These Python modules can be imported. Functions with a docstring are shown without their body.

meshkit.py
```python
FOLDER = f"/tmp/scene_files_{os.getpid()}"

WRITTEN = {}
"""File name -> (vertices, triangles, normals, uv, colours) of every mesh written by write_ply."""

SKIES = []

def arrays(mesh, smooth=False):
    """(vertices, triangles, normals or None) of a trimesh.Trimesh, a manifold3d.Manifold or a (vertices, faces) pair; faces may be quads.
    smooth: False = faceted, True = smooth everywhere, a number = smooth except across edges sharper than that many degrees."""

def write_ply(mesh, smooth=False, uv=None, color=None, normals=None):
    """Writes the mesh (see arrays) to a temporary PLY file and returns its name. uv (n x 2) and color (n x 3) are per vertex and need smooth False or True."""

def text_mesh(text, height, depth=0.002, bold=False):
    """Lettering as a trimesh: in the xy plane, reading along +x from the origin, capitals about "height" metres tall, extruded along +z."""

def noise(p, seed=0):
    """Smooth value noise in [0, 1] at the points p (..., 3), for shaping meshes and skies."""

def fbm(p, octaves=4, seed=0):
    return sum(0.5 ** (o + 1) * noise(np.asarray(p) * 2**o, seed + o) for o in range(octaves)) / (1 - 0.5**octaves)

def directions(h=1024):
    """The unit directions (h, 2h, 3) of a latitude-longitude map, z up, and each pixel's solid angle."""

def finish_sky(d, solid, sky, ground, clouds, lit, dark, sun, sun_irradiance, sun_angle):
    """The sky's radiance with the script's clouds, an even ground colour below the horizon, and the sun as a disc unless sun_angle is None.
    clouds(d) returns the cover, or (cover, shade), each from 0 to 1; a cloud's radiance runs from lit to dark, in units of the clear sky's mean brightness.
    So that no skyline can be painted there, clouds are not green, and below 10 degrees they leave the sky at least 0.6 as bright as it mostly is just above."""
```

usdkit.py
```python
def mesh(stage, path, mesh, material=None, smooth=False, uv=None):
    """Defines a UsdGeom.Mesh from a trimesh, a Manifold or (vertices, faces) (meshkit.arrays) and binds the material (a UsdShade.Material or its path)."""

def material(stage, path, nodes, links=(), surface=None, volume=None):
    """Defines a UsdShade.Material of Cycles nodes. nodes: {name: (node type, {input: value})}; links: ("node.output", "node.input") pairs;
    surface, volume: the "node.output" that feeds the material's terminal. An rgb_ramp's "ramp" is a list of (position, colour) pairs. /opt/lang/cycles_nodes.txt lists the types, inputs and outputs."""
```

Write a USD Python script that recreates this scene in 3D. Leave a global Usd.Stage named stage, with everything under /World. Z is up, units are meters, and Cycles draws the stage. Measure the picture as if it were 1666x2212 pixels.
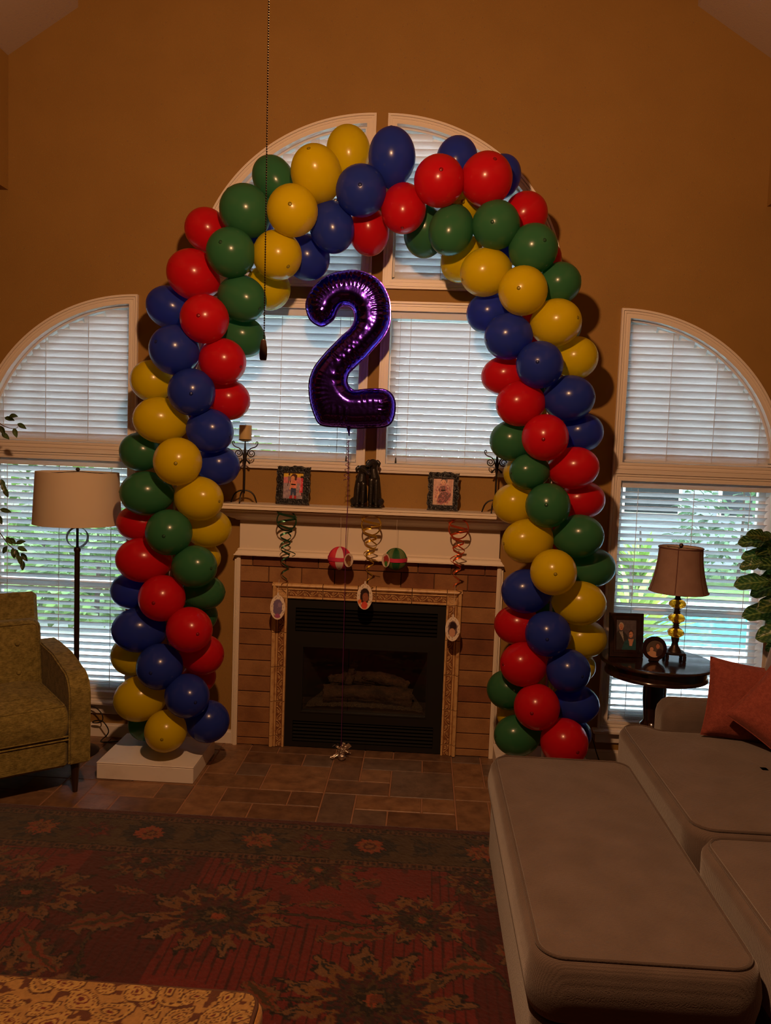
import math, numpy as np, trimesh, shapely, manifold3d, usdkit, meshkit
from shapely.geometry import Polygon, Point, box as sbox, LineString
from shapely import affinity
from scipy.spatial import Delaunay
from pxr import Usd, UsdGeom, UsdLux, UsdShade, Gf, Sdf, Vt

stage = Usd.Stage.CreateInMemory()
UsdGeom.SetStageUpAxis(stage, UsdGeom.Tokens.z)
UsdGeom.SetStageMetersPerUnit(stage, 1.0)
UsdGeom.Xform.Define(stage, '/World'); UsdGeom.Scope.Define(stage, '/World/Looks')
PI = math.pi; V3 = np.array
rng = np.random.default_rng(7)

# ---------------------------------------------------------------- camera
W, H, FPX = 1666, 2212, 1735.0
EYE = V3([0.28326126, -4.28810878, 1.64312032]); YAW, PITCH, ROLL = -0.04684651, 0.07685075, 0.03659282
FWD = V3([math.sin(YAW)*math.cos(PITCH), math.cos(YAW)*math.cos(PITCH), -math.sin(PITCH)])
r0 = V3([math.cos(YAW), -math.sin(YAW), 0]); u0 = np.cross(r0, FWD)
RGT = math.cos(ROLL)*r0 + math.sin(ROLL)*u0; UPV = -math.sin(ROLL)*r0 + math.cos(ROLL)*u0
cam = UsdGeom.Camera.Define(stage, '/World/camera')
cam.CreateHorizontalApertureAttr(36.0); cam.CreateVerticalApertureAttr(36.0*H/W)
cam.CreateFocalLengthAttr(36.0*FPX/W); cam.CreateFocusDistanceAttr(4.0); cam.CreateFStopAttr(0.0)
cam.CreateExposureAttr(0.0)
M4 = np.eye(4); M4[0, :3] = RGT; M4[1, :3] = UPV; M4[2, :3] = -FWD; M4[3, :3] = EYE
cam.AddTransformOp().Set(Gf.Matrix4d(M4.tolist()))
def ray(x, y): return FWD + RGT*(x-W/2)/FPX - UPV*(y-H/2)/FPX
def at(x, y, Y):                      # where the line of sight through a picture point meets the plane y = Y
    d = ray(x, y); return EYE + d*(Y-EYE[1])/d[1]
def onz(x, y, z=0.0):
    d = ray(x, y); return EYE + d*(z-EYE[2])/d[2]
def pxsize(P): return float((V3(P)-EYE) @ FWD)/FPX

# ---------------------------------------------------------------- light
dome = UsdLux.DomeLight.Define(stage, '/World/sky'); dome.CreateColorAttr(Gf.Vec3f(.66, .85, 1.0)); dome.CreateIntensityAttr(SKY := 2.5)
BULB = V3([.05, -2.75, 2.78])
bulb = UsdLux.SphereLight.Define(stage, '/World/fan_bulb'); bulb.CreateRadiusAttr(.045)
bulb.CreateColorAttr(Gf.Vec3f(1.0, .50, .23)); bulb.CreateIntensityAttr(2050.0)
bulb.AddTranslateOp().Set(Gf.Vec3d(*BULB.tolist()))

# ---------------------------------------------------------------- helpers
used = {}
def uniq(parent, name):
    k = used.get((parent, name), 0); used[(parent, name)] = k+1
    return f'{parent}/{name}' + (f'_{k:03d}' if k else '')
def tag(prim, label=None, cat=None, group=None, kind=None):
    for k, v in (('label', label), ('category', cat), ('group', group), ('kind', kind)):
        if v: prim.SetCustomDataByKey(k, v)
    return prim
def setm(x, m): x.AddTransformOp().Set(Gf.Matrix4d(np.asarray(m, float).T.tolist()))
def mat4(loc=(0, 0, 0), rz=0.0, rx=0.0, s=1.0):
    m = np.eye(4); c, n = math.cos(rz), math.sin(rz)
    R = V3([[c, -n, 0], [n, c, 0], [0, 0, 1]]); c, n = math.cos(rx), math.sin(rx)
    m[:3, :3] = R @ V3([[1, 0, 0], [0, c, -n], [0, n, c]]) * s; m[:3, 3] = loc
    return m
def thing(name, label, cat, group=None, loc=None, rz=0.0, kind=None, m=None):
    p = uniq('/World', name); x = UsdGeom.Xform.Define(stage, p)
    if m is not None: setm(x, m)
    elif loc is not None: setm(x, mat4(loc, rz))
    tag(x.GetPrim(), label, cat, group, kind); return p
def part(parent, name, mesh, mat, smooth=40, label=None, kind=None, col=None, m=None):
    p = uniq(parent, name); g = usdkit.mesh(stage, p, mesh, L[mat], smooth=smooth)
    if col is not None:
        UsdGeom.PrimvarsAPI(g).CreatePrimvar('vcol', Sdf.ValueTypeNames.Color3fArray, 'vertex').Set(Vt.Vec3fArray.FromNumpy(np.asarray(col, np.float32)))
    if m is not None: setm(g, m)
    tag(g.GetPrim(), label, None, None, kind); return p
def solo(name, mesh, mat, label, cat, group=None, smooth=40, kind=None, col=None, m=None):
    p = part('/World', name, mesh, mat, smooth, None, None, col, m)
    tag(stage.GetPrimAtPath(p), label, cat, group, kind); return p
def struct(name, mesh, mat, smooth=False, label=None): return solo(name, mesh, mat, label, None, None, smooth, 'structure')
def dup(src, m, label, group=None):
    n = src.rsplit('/', 1)[1].rstrip('0123456789').rstrip('_')
    p = uniq('/World', n); x = UsdGeom.Xform.Define(stage, p); setm(x, m); pr = x.GetPrim()
    tag(pr, label, stage.GetPrimAtPath(src).GetCustomDataByKey('category'), group)
    pr.GetReferences().AddInternalReference(src); pr.SetInstanceable(True); return p
cat_ = trimesh.util.concatenate
def B(x0, x1, y0, y1, z0, z1):
    b = trimesh.creation.box([x1-x0, y1-y0, z1-z0]); b.apply_translation([(x0+x1)/2, (y0+y1)/2, (z0+z1)/2]); return b
def CB(x0, x1, y0, y1, z0, z1, c=.003):       # box with chamfered edges
    pts = []
    for sx in (0, 1):
        for sy in (0, 1):
            for sz in (0, 1):
                p = [(x0, x1)[sx], (y0, y1)[sy], (z0, z1)[sz]]; d = [c*(1-2*sx), c*(1-2*sy), c*(1-2*sz)]
                for k in range(3):
                    q = list(p)
                    for j in range(3):
                        if j != k: q[j] += d[j]
                    pts.append(q)
    return trimesh.convex.convex_hull(np.array(pts))
def prism_xz(poly, y0, y1):           # a flat outline standing in the xz plane, from y0 (front) to y1 (back)
    out = []
    for g in getattr(poly, 'geoms', [poly]):
        if g.is_empty or g.geom_type != 'Polygon': continue
        m = trimesh.creation.extrude_polygon(g, y1-y0, engine='earcut'); v = m.vertices
        m.vertices = np.stack([v[:, 0], y1-v[:, 2], v[:, 1]], 1); out.append(m)
    return cat_(out)
def prism_xy(poly, z0, z1):
    m = cat_([trimesh.creation.extrude_polygon(g, z1-z0, engine='earcut') for g in getattr(poly, 'geoms', [poly])]); m.apply_translation([0, 0, z0]); return m
def lathe(prof, n=32, loc=(0, 0, 0)):
    m = trimesh.creation.revolve(np.array(prof, float), sections=n); m.apply_translation(loc); return m
def frames(P, closed=False):
    P = np.asarray(P, float); T = np.roll(P, -1, 0)-np.roll(P, 1, 0) if closed else np.gradient(P, axis=0)
    T /= np.maximum(np.linalg.norm(T, axis=1, keepdims=True), 1e-12)
    a = V3([0, 0, 1.]) if abs(T[0, 2]) < .9 else V3([1., 0, 0]); N = np.zeros_like(P)
    n = a-T[0]*(a@T[0]); N[0] = n/np.linalg.norm(n)
    for i in range(1, len(P)):
        n = N[i-1]-T[i]*(N[i-1]@T[i]); N[i] = n/max(np.linalg.norm(n), 1e-12)
    return P, T, N, np.cross(T, N)
def tube(P, r, n=8, closed=False):
    P, T, N, Bn = frames(P, closed); k = len(P); r = np.broadcast_to(np.asarray(r, float), (k,))
    a = np.arange(n)*2*PI/n
    v = (P[:, None]+r[:, None, None]*(np.cos(a)[None, :, None]*N[:, None]+np.sin(a)[None, :, None]*Bn[:, None])).reshape(-1, 3)
    f = []
    for i in range(k if closed else k-1):
        j = (i+1) % k
        for q in range(n):
            s = (q+1) % n; f += [[i*n+q, i*n+s, j*n+s], [i*n+q, j*n+s, j*n+q]]
    if not closed:
        v = np.vstack([v, P[0], P[-1]]); c0, c1 = len(v)-2, len(v)-1
        for q in range(n):
            s = (q+1) % n; f += [[c0, s, q], [c1, (k-1)*n+q, (k-1)*n+s]]
    return trimesh.Trimesh(v, np.array(f), process=False)
def strip(P, Wd, w, th=.0007):        # a flat ribbon: points, width directions, width
    P = np.asarray(P, float); Wd = np.asarray(Wd, float); T = np.gradient(P, axis=0)
    N = np.cross(T, Wd); N /= np.maximum(np.linalg.norm(N, axis=1, keepdims=True), 1e-12)
    w = np.broadcast_to(np.asarray(w, float), (len(P),))[:, None]
    v = np.stack([P+Wd*w/2+N*th/2, P-Wd*w/2+N*th/2, P-Wd*w/2-N*th/2, P+Wd*w/2-N*th/2], 1).reshape(-1, 3); f = []
    for i in range(len(P)-1):
        for q in range(4):
            s = (q+1) % 4; f += [[i*4+q, i*4+s, i*4+4+s], [i*4+q, i*4+4+s, i*4+4+q]]
    f += [[0, 1, 2], [0, 2, 3]]; e = 4*len(P)-4; f += [[e, e+2, e+1], [e, e+3, e+2]]
    return trimesh.Trimesh(v, np.array(f), process=False)
def grid_faces(nr, nc, wrap=False):
    f = []
    for i in range(nr-1):
        for j in range(nc if wrap else nc-1):
            a, b = i*nc+j, i*nc+(j+1) % nc; f += [[a, b, b+nc], [a, b+nc, a+nc]]
    return np.array(f)
def rrect(hw, hd, r, n=24):           # rounded rectangle, 4n points
    r = max(min(r, hw-1e-4, hd-1e-4), 1e-4); P = []
    for k, (sx, sy) in enumerate(((1, 1), (-1, 1), (-1, -1), (1, -1))):
        for t in np.linspace(0, PI/2, n//2):
            a = t+k*PI/2; P.append([sx*(hw-r)+r*math.cos(a), sy*(hd-r)+r*math.sin(a)])
        nx = ((-1, 1), (-1, -1), (1, -1), (1, 1))[k]
        p0 = P[-1]; a = (k+1)*PI/2; p1 = [nx[0]*(hw-r)+r*math.cos(a), nx[1]*(hd-r)+r*math.sin(a)]
        for t in np.linspace(0, 1, n//2+2)[1:-1]: P.append([p0[0]*(1-t)+p1[0]*t, p0[1]*(1-t)+p1[1]*t])
    return np.array(P)
def cushion(w, d, h, plan_r=.05, edge=.03, crown=.02, belly=0.0, n=24, crown_bot=0.0, top_n=9):
    # a rounded pad standing on z = 0; returns the mesh and the ring along its top seam
    rings = []
    def ring(ins, z): 
        q = rrect(w/2-ins, d/2-ins, plan_r-ins, n); rings.append(np.c_[q, np.full(len(q), z)])
    for t in np.linspace(1, 0, 5)[:-1]: ring(edge*(1-math.sin(t*0+PI/2*(1-t))), edge*(1-math.cos(PI/2*(1-t))))
    for t in np.linspace(0, 1, 5): ring(-belly*math.sin(PI*t), edge+(h-2*edge)*t)
    seam = None
    for t in np.linspace(0, 1, 5)[1:]: ring(edge*(1-math.cos(PI/2*t)), h-edge+edge*math.sin(PI/2*t))
    seam = rings[-2].copy(); R = rings[-1]; Rb = rings[0]; m = len(R)
    for k in np.linspace(1, 0.02, top_n)[1:]: rings.append(np.c_[R[:, :2]*k, np.full(m, h+crown*(1-k*k))])
    for k in np.linspace(1, 0.02, 4)[1:]: rings.insert(0, np.c_[Rb[:, :2]*k, np.full(m, -crown_bot*(1-k*k))])
    v = np.vstack(rings); f = grid_faces(len(rings), m, True)
    v = np.vstack([v, [[0, 0, -crown_bot], [0, 0, h+crown]]]); c0, c1 = len(v)-2, len(v)-1; e = (len(rings)-1)*m
    f = np.vstack([f, [[c0, (j+1) % m, j] for j in range(m)], [[c1, e+j, e+(j+1) % m] for j in range(m)]])
    return trimesh.Trimesh(v, f, process=False), seam
def hullchain(items, rn=14):
    # manifold bones through (point, radius) chains; returns one smooth mesh
    out = None
    for ch in items:
        sp = [manifold3d.Manifold.sphere(r, rn).translate(list(map(float, p))) for p, r in ch]
        for a, b in (zip(sp[:-1], sp[1:]) if len(sp) > 1 else [(sp[0], sp[0])]):
            h = manifold3d.Manifold.batch_hull([a, b]); out = h if out is None else out+h
    return out
def smoothed(mani, edge, it=10):
    mm = mani.refine_to_length(edge).to_mesh(); t = trimesh.Trimesh(mm.vert_properties[:, :3], mm.tri_verts, process=True)
    trimesh.smoothing.filter_taubin(t, iterations=it); return t
def xf(m, M): m = m.copy(); m.apply_transform(M); return m

# ---------------------------------------------------------------- materials
L = {}
def lin(r, g, b): return tuple(((c/255)/12.92 if c/255 < .04045 else ((c/255+.055)/1.055)**2.4) for c in (r, g, b))
def pm(name, base, rough=.5, metal=0.0, spec=.5, noise=None, bump=None, trans=None, vcol=False, obj=False, extra=None, wave=None):
    N = {'p': ('principled_bsdf', {'base_color': base, 'roughness': rough, 'metallic': metal, 'specular_ior_level': spec, **(extra or {})})}; K = []
    N['g'] = ('texture_coordinate', {}) if obj else ('geometry', {}); src = 'g.object' if obj else 'g.position'; colour = None
    if vcol: N['a'] = ('attribute', {'attribute': 'vcol'}); K.append(('a.color', 'p.base_color')); colour = 'a.color'
    if noise:
        c2, sc, lo, hi = noise
        N['n'] = ('noise_texture', {'scale': sc, 'detail': 5.0, 'roughness': .6}); N['r'] = ('rgb_ramp', {'ramp': [(0, base), (lo, base), (hi, c2), (1, c2)]})
        K += [(src, 'n.vector'), ('n.fac', 'r.fac')]
        if vcol:
            N['x'] = ('mix', {'mix_type': 'multiply', 'fac': 1.0}); K.remove(('a.color', 'p.base_color')); K += [('a.color', 'x.color1'), ('r.color', 'x.color2'), ('x.color', 'p.base_color')]
        else: K.append(('r.color', 'p.base_color'))
        colour = 'r.color'
    if bump:
        sc, st, di = bump
        N['bn'] = ('noise_texture', {'scale': sc, 'detail': 3.0}); N['b'] = ('bump', {'strength': st, 'distance': di})
        K += [(src, 'bn.vector'), ('bn.fac', 'b.height'), ('b.normal', 'p.normal')]
    if wave:
        sc, st, di, axis, dist = wave
        N['wv'] = ('wave_texture', {'scale': sc, 'bands_direction': axis, 'distortion': dist, 'detail': 1.0, 'detail_scale': 2.0}); N['b'] = ('bump', {'strength': st, 'distance': di})
        K += [(src, 'wv.vector'), ('wv.fac', 'b.height'), ('b.normal', 'p.normal')]
    surf = 'p.BSDF'
    if trans:
        f, tc = trans; N['t'] = ('translucent_bsdf', {'color': tc}); N['m'] = ('mix_closure', {'fac': f})
        K += [('p.BSDF', 'm.closure1'), ('t.BSDF', 'm.closure2')]; surf = 'm.closure'
    L[name] = usdkit.material(stage, f'/World/Looks/{name}', N, K, surface=surf)
pm('wall_paint', (.315, .178, .042), .75, noise=((.29, .162, .037), 3.0, .35, .65), bump=(160, .25, .002))
pm('ceiling_paint', (.40, .31, .25), .8, bump=(120, .3, .003))
pm('white_trim', (.80, .74, .68), .38)
pm('cream_trim', (.80, .72, .60), .42)
pm('blind_white', (.84, .84, .83), .5, trans=(.24, (.86, .88, .9)))
pm('cord_white', (.7, .7, .7), .6)
pm('brick_a', lin(150, 106, 66), .85, noise=(lin(128, 86, 52), 9, .4, .7), bump=(90, .35, .003))
pm('brick_b', lin(132, 84, 54), .85, noise=(lin(112, 70, 44), 9, .4, .7), bump=(90, .35, .003))
pm('brick_c', lin(160, 118, 76), .85, noise=(lin(138, 98, 60), 9, .4, .7), bump=(90, .35, .003))
pm('mortar', lin(92, 62, 40), .9, bump=(200, .4, .002))
pm('surround_tile', lin(214, 176, 122), .45, noise=(lin(160, 104, 60), 30, .5, .8), bump=(120, .3, .002))
pm('surround_recess', lin(140, 92, 52), .5, noise=(lin(100, 60, 34), 40, .4, .7))
pm('black_metal', (.006, .006, .006), .5)
pm('firebox_black', (.010, .008, .007), .8)
pm('log_bark', lin(78, 58, 38), .9, noise=(lin(44, 32, 24), 22, .35, .65), bump=(60, .9, .01))
pm('ember_bed', lin(84, 72, 54), .95, noise=(lin(50, 40, 30), 120, .4, .6), bump=(150, 1.0, .01))
for i, (a, b) in enumerate((((132, 102, 76), (94, 70, 52)), ((118, 90, 68), (84, 62, 48)), ((146, 112, 82), (108, 80, 58)), ((116, 98, 86), (90, 74, 64)))):
    pm(f'floor_tile_{"abcd"[i]}', lin(*a), .42, noise=(lin(*b), 14, .35, .7), bump=(40, .25, .004))
pm('grout', lin(150, 112, 88), .8, bump=(200, .3, .002))
L['pane'] = usdkit.material(stage, '/World/Looks/pane', {'t': ('transparent_bsdf', {'color': (.97, .98, .98)}), 'g': ('glossy_bsdf', {'color': (1, 1, 1), 'roughness': .02}), 'f': ('fresnel', {'IOR': 1.45}), 'm': ('mix_closure', {})},
    [('f.fac', 'm.fac'), ('t.BSDF', 'm.closure1'), ('g.BSDF', 'm.closure2')], surface='m.closure')

# ---------------------------------------------------------------- the room
XL, XR, YB = -2.75, 2.75, -10.0
def quarter(x0, sgn, top, a, b):      # quarter-round window outline; x0 the straight side, sgn the way it sweeps
    zb = top-b; t = np.linspace(0, PI/2, 40)
    return Polygon([(x0, zb)]+[(x0+sgn*a*math.sin(q), zb+b*math.cos(q)) for q in t]+[(x0+sgn*a, zb)]).buffer(0)
WIN = []                              # (name, outer outline, slat tilt, lower?)
LB, RB = -1.276, 1.268
WIN.append(('left arch', quarter(LB, -1, 2.419, .885, .842), 54))
WIN.append(('left lower', sbox(LB-.885, .205, LB, 1.577), 37))
WIN.append(('centre left arch', quarter(-.037, -1, 3.371, .94, .885), 54))
WIN.append(('centre right arch', quarter(.023, 1, 3.371, .94, .885), 54))
WIN.append(('centre left lower', sbox(-.977, 1.523, -.037, 2.421), 45))
WIN.append(('centre right lower', sbox(.023, 1.523, .963, 2.421), 44))
WIN.append(('right arch', quarter(RB, 1, 2.419, .885, .842), 53))
WIN.append(('right lower', sbox(RB, .190, RB+.885, 1.577), 30))
CW = .048                             # casing width
holes = [o.buffer(-CW+.004, join_style=2) for _, o, _ in WIN]
FB = sbox(-.432, 0, .432, .826)
wall = sbox(XL, 0, XR, 4.6).difference(shapely.union_all(holes+[sbox(-.432, -1, .432, .826)]))
struct('wall_back', prism_xz(wall, 0, .13), 'wall_paint')
struct('wall_left', cat_([B(XL-.1, XL, -1.35, .13, 0, 4.6), B(-6.1, XL, -1.45, -1.35, 0, 4.6), B(-6.2, -6.1, YB, -1.35, 0, 4.6)]), 'wall_paint')
struct('wall_right', cat_([B(XR, XR+.1, -1.35, .13, 0, 4.6), B(XR, 6.1, -1.45, -1.35, 0, 4.6), B(6.1, 6.2, YB, -1.35, 0, 4.6)]), 'wall_paint')
struct('wall_front', B(-6.2, 6.2, YB-.1, YB, 0, 4.6), 'wall_paint')
def slope(s):
    p = Polygon([(s*2.8, 3.55), (s*1.995, 3.638), (s*1.618, 3.885), (s*1.618, 3.985), (s*2.8, 3.70)]); return prism_xz(p, YB, 0)
ceil = cat_([slope(-1), prism_xz(Polygon([(1.975, 3.652), (1.56, 3.925), (1.56, 4.0), (2.8, 3.70), (2.8, 3.55)]), YB, 0), B(-1.7, 1.7, YB, 0, 4.5, 4.6), B(-6.2, -2.75, YB, -1.35, 3.58, 3.68), B(2.75, 6.2, YB, -1.35, 3.58, 3.68)])
struct('ceiling', ceil, 'ceiling_paint')
struct('trim_1', B(XL, -1.99, YB, 0, 2.95, 3.637), 'wall_paint')
struct('trim_2', B(1.97, XR, YB, 0, 2.95, 3.65), 'wall_paint')
struct('trim_3', B(-1.70, -1.62, YB, 0, 3.9, 4.5), 'wall_paint')
struct('trim_4', B(1.562, 1.64, YB, 0, 3.935, 4.5), 'wall_paint')

# floor: tiles laid in a repeating pattern near the hearth, plain beyond and under the rug
fl = thing('floor', None, None, kind='structure')
part(fl, 'grout_bed', B(XL, XR, -2.2, .13, -.06, -.004), 'grout', False)
TX, TY, GX, GY = .1560, .1548, .02, -.113  # lattice pitch, a lattice node
def tile(i0, j0, i1, j1):              # j counts towards the camera
    x0, x1 = GX+i0*TX+.0035, GX+i1*TX-.0035; y1, y0 = GY-j0*TY-.0035, GY-j1*TY+.0035
    y1 = min(y1, -.002 if True else y1); x0, x1 = max(x0, XL+.005), min(x1, XR-.005)
    if x1-x0 < .02 or y1-y0 < .02: return
    c = CB(x0, x1, y0, y1, -.03, rng.uniform(-.0012, .0002), .0025)
    part(fl, 'tile', c, 'floor_tile_'+'abcd'[int(rng.choice(4, p=[.34, .3, .24, .12]))], False)
for c in range(-5, 5):
    for a in ((0, -1, 1, 0), (1, -1, 2, 0), (2, -1, 4, 0)): tile(c*4-1+a[0], a[1], c*4-1+a[2], a[3])
    for r in (0, 3):
        for a in ((0, 0, 1, 2), (1, 0, 3, 1), (3, 0, 4, 1), (1, 1, 2, 2), (2, 1, 4, 3), (0, 2, 2, 3)): tile(c*4-1+a[0], r+a[1], c*4-1+a[2], r+a[3])
part(fl, 'plain_tiling', B(-6.2, 6.2, YB, GY-6*TY-.0035, -.03, -.001), 'floor_tile_a', False)

# ---------------------------------------------------------------- windows and blinds
def slat_mesh(a0, a1, w):             # a thin crowned strip
    q = np.linspace(-w/2, w/2, 5); h = .0026*(1-(2*q/w)**2); g = Polygon(np.vstack([np.c_[q, h+.0011], np.c_[q, h-.0011][::-1]])); m = trimesh.creation.extrude_polygon(g, a1-a0, engine='earcut'); v = m.vertices
    m.vertices = np.stack([a0+v[:, 2], v[:, 0], v[:, 1]], 1); return m
PLACE = {'left arch': 'quarter-round window left of the arch', 'left lower': 'tall window behind the floor lamp', 'centre left arch': 'left half of the round-topped window above the arch',
    'centre right arch': 'right half of the round-topped window above the arch', 'centre left lower': 'window over the mantel, left of the mullion', 'centre right lower': 'window over the mantel, right of the mullion',
    'right arch': 'quarter-round window right of the arch', 'right lower': 'tall window behind the side table'}
for k, (nm, out, tilt) in enumerate(WIN):
    w = thing(f'window_{k+1}', 'white framed '+PLACE[nm], 'window', kind='structure'); used[('/World', f'window_{k+1}')] = 1
    inn = out.buffer(-CW, join_style=2); x0, z0, x1, z1 = inn.bounds
    ring = lambda a, b: out.buffer(-a, join_style=2).difference(out.buffer(-b, join_style=2))
    cs = [prism_xz(ring(0, CW), -.012, 0), prism_xz(ring(0, .011), -.022, -.012), prism_xz(ring(.014, .024), -.017, -.012), prism_xz(ring(.034, CW), -.015, -.012)]
    low = 'lower' in nm and 'centre' not in nm
    part(w, 'casing', cat_(cs), 'white_trim', False)
    part(w, 'jamb', prism_xz(inn.buffer(.004, join_style=2).difference(inn), -.003, .125), 'white_trim', False)
    sash = inn.difference(inn.buffer(-.036, join_style=2))
    sm = [prism_xz(sash, .085, .118)]
    if low: zc = z0+.455*(z1-z0); sm.append(B(x0+.02, x1-.02, .08, .118, zc-.02, zc+.02))
    if 'arch' in nm:                    # sash bars of the arched lights
        for q in (.33, .66):
            xx = x0+(x1-x0)*q; s2 = inn.intersection(sbox(xx-.008, z0, xx+.008, z1)); sm.append(prism_xz(s2, .09, .112))
    part(w, 'sash', cat_(sm), 'white_trim', False)
    part(w, 'pane', prism_xz(inn.buffer(-.03, join_style=2), .098, .102), 'pane', False)
    if low:
        ox0, oz0, ox1, _ = out.bounds
        part(w, 'sill', CB(ox0-.03, ox1+.03, -.055, .1, oz0-.016, oz0+.004, .005), 'white_trim', False)
        part(w, 'apron', CB(ox0-.01, ox1+.01, -.016, 0, oz0-.075, oz0-.016, .004), 'white_trim', False)
    # blind
    b = thing('window_blind', 'white slatted blind in the '+PLACE[nm].replace('window', 'window', 1), 'blind')
    pit, sw, th = .0372, .0455, math.radians(tilt); s, c = math.sin(th), math.cos(th); fit = inn.buffer(-.007, join_style=2)
    z = z0+.03; zt = z1-(.045 if 'arch' not in nm else .004)
    while z < zt:
        band = fit.intersection(sbox(x0-1, z-.010, x1+1, z+.020 if 'arch' in nm else z+.001)); ext = None
        lo = fit.intersection(LineString([(x0-1, z-.012), (x1+1, z-.012)])); hi = fit.intersection(LineString([(x0-1, z+.016), (x1+1, z+.016)]))
        if 'arch' not in nm: hi = lo = fit.intersection(LineString([(x0-1, (z0+z1)/2), (x1+1, (z0+z1)/2)]))
        if not lo.is_empty and not hi.is_empty:
            a0, a1 = max(lo.bounds[0], hi.bounds[0]), min(lo.bounds[2], hi.bounds[2])
            if a1-a0 > .03:
                sl = slat_mesh(a0, a1, sw); jit = rng.uniform(-.012, .012)
                part(b, 'slat', xf(sl, mat4((0, .048, z), 0, -(th+jit))), 'blind_white', False)
        z += pit
    ew = B(x0+.006, x1-.006, .028, .066, z0+.003, z0+.014)
    part(b, 'bottom_rail', ew, 'blind_white', False)
    if 'arch' not in nm: part(b, 'headrail', B(x0+.004, x1-.004, .012, .07, z1-.036, z1-.002), 'blind_white', False)
    else:
        arc = inn.buffer(-.001).difference(inn.buffer(-.011, join_style=2)).difference(sbox(x0-1, z0-1, x1+1, z0+.02))
        part(b, 'arched_headrail', prism_xz(arc, .03, .07), 'blind_white', False)
    for q in (.13, .5, .87) if 'arch' not in nm else (.3, .6, .9):
        xx = x0+(x1-x0)*q if 'left' not in nm or 'lower' in nm else x1-(x1-x0)*q
        col = fit.intersection(LineString([(xx, z0), (xx, z1)]))
        if not col.is_empty and col.length > .1: part(b, 'ladder_cord', B(xx-.0012, xx+.0012, .028, .0305, col.bounds[1], col.bounds[3]-.01), 'cord_white', False)
    if 'centre' in nm and 'lower' in nm:
        xx = x1-.055 if 'left' in nm else x0+.055
        zb = z0+.03; c_ = part(b, 'pull_cord', tube([(xx, .008, z1-.02), (xx, .008, zb)], .0011, 5), 'cord_white')
        part(b, 'tassel', lathe([(0, .03), (.002, .03), (.005, .004), (.005, 0), (0, 0)], 10, (xx, .008, zb-.025)), 'black_metal')

# baseboards
def bboard(x0, x1):
    return cat_([B(x0, x1, -.014, 0, 0, .062), B(x0, x1, -.008, 0, .062, .074)])
struct('baseboard_left', bboard(XL, -.722), 'white_trim'); struct('baseboard_right', bboard(.722, XR), 'white_trim')
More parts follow.
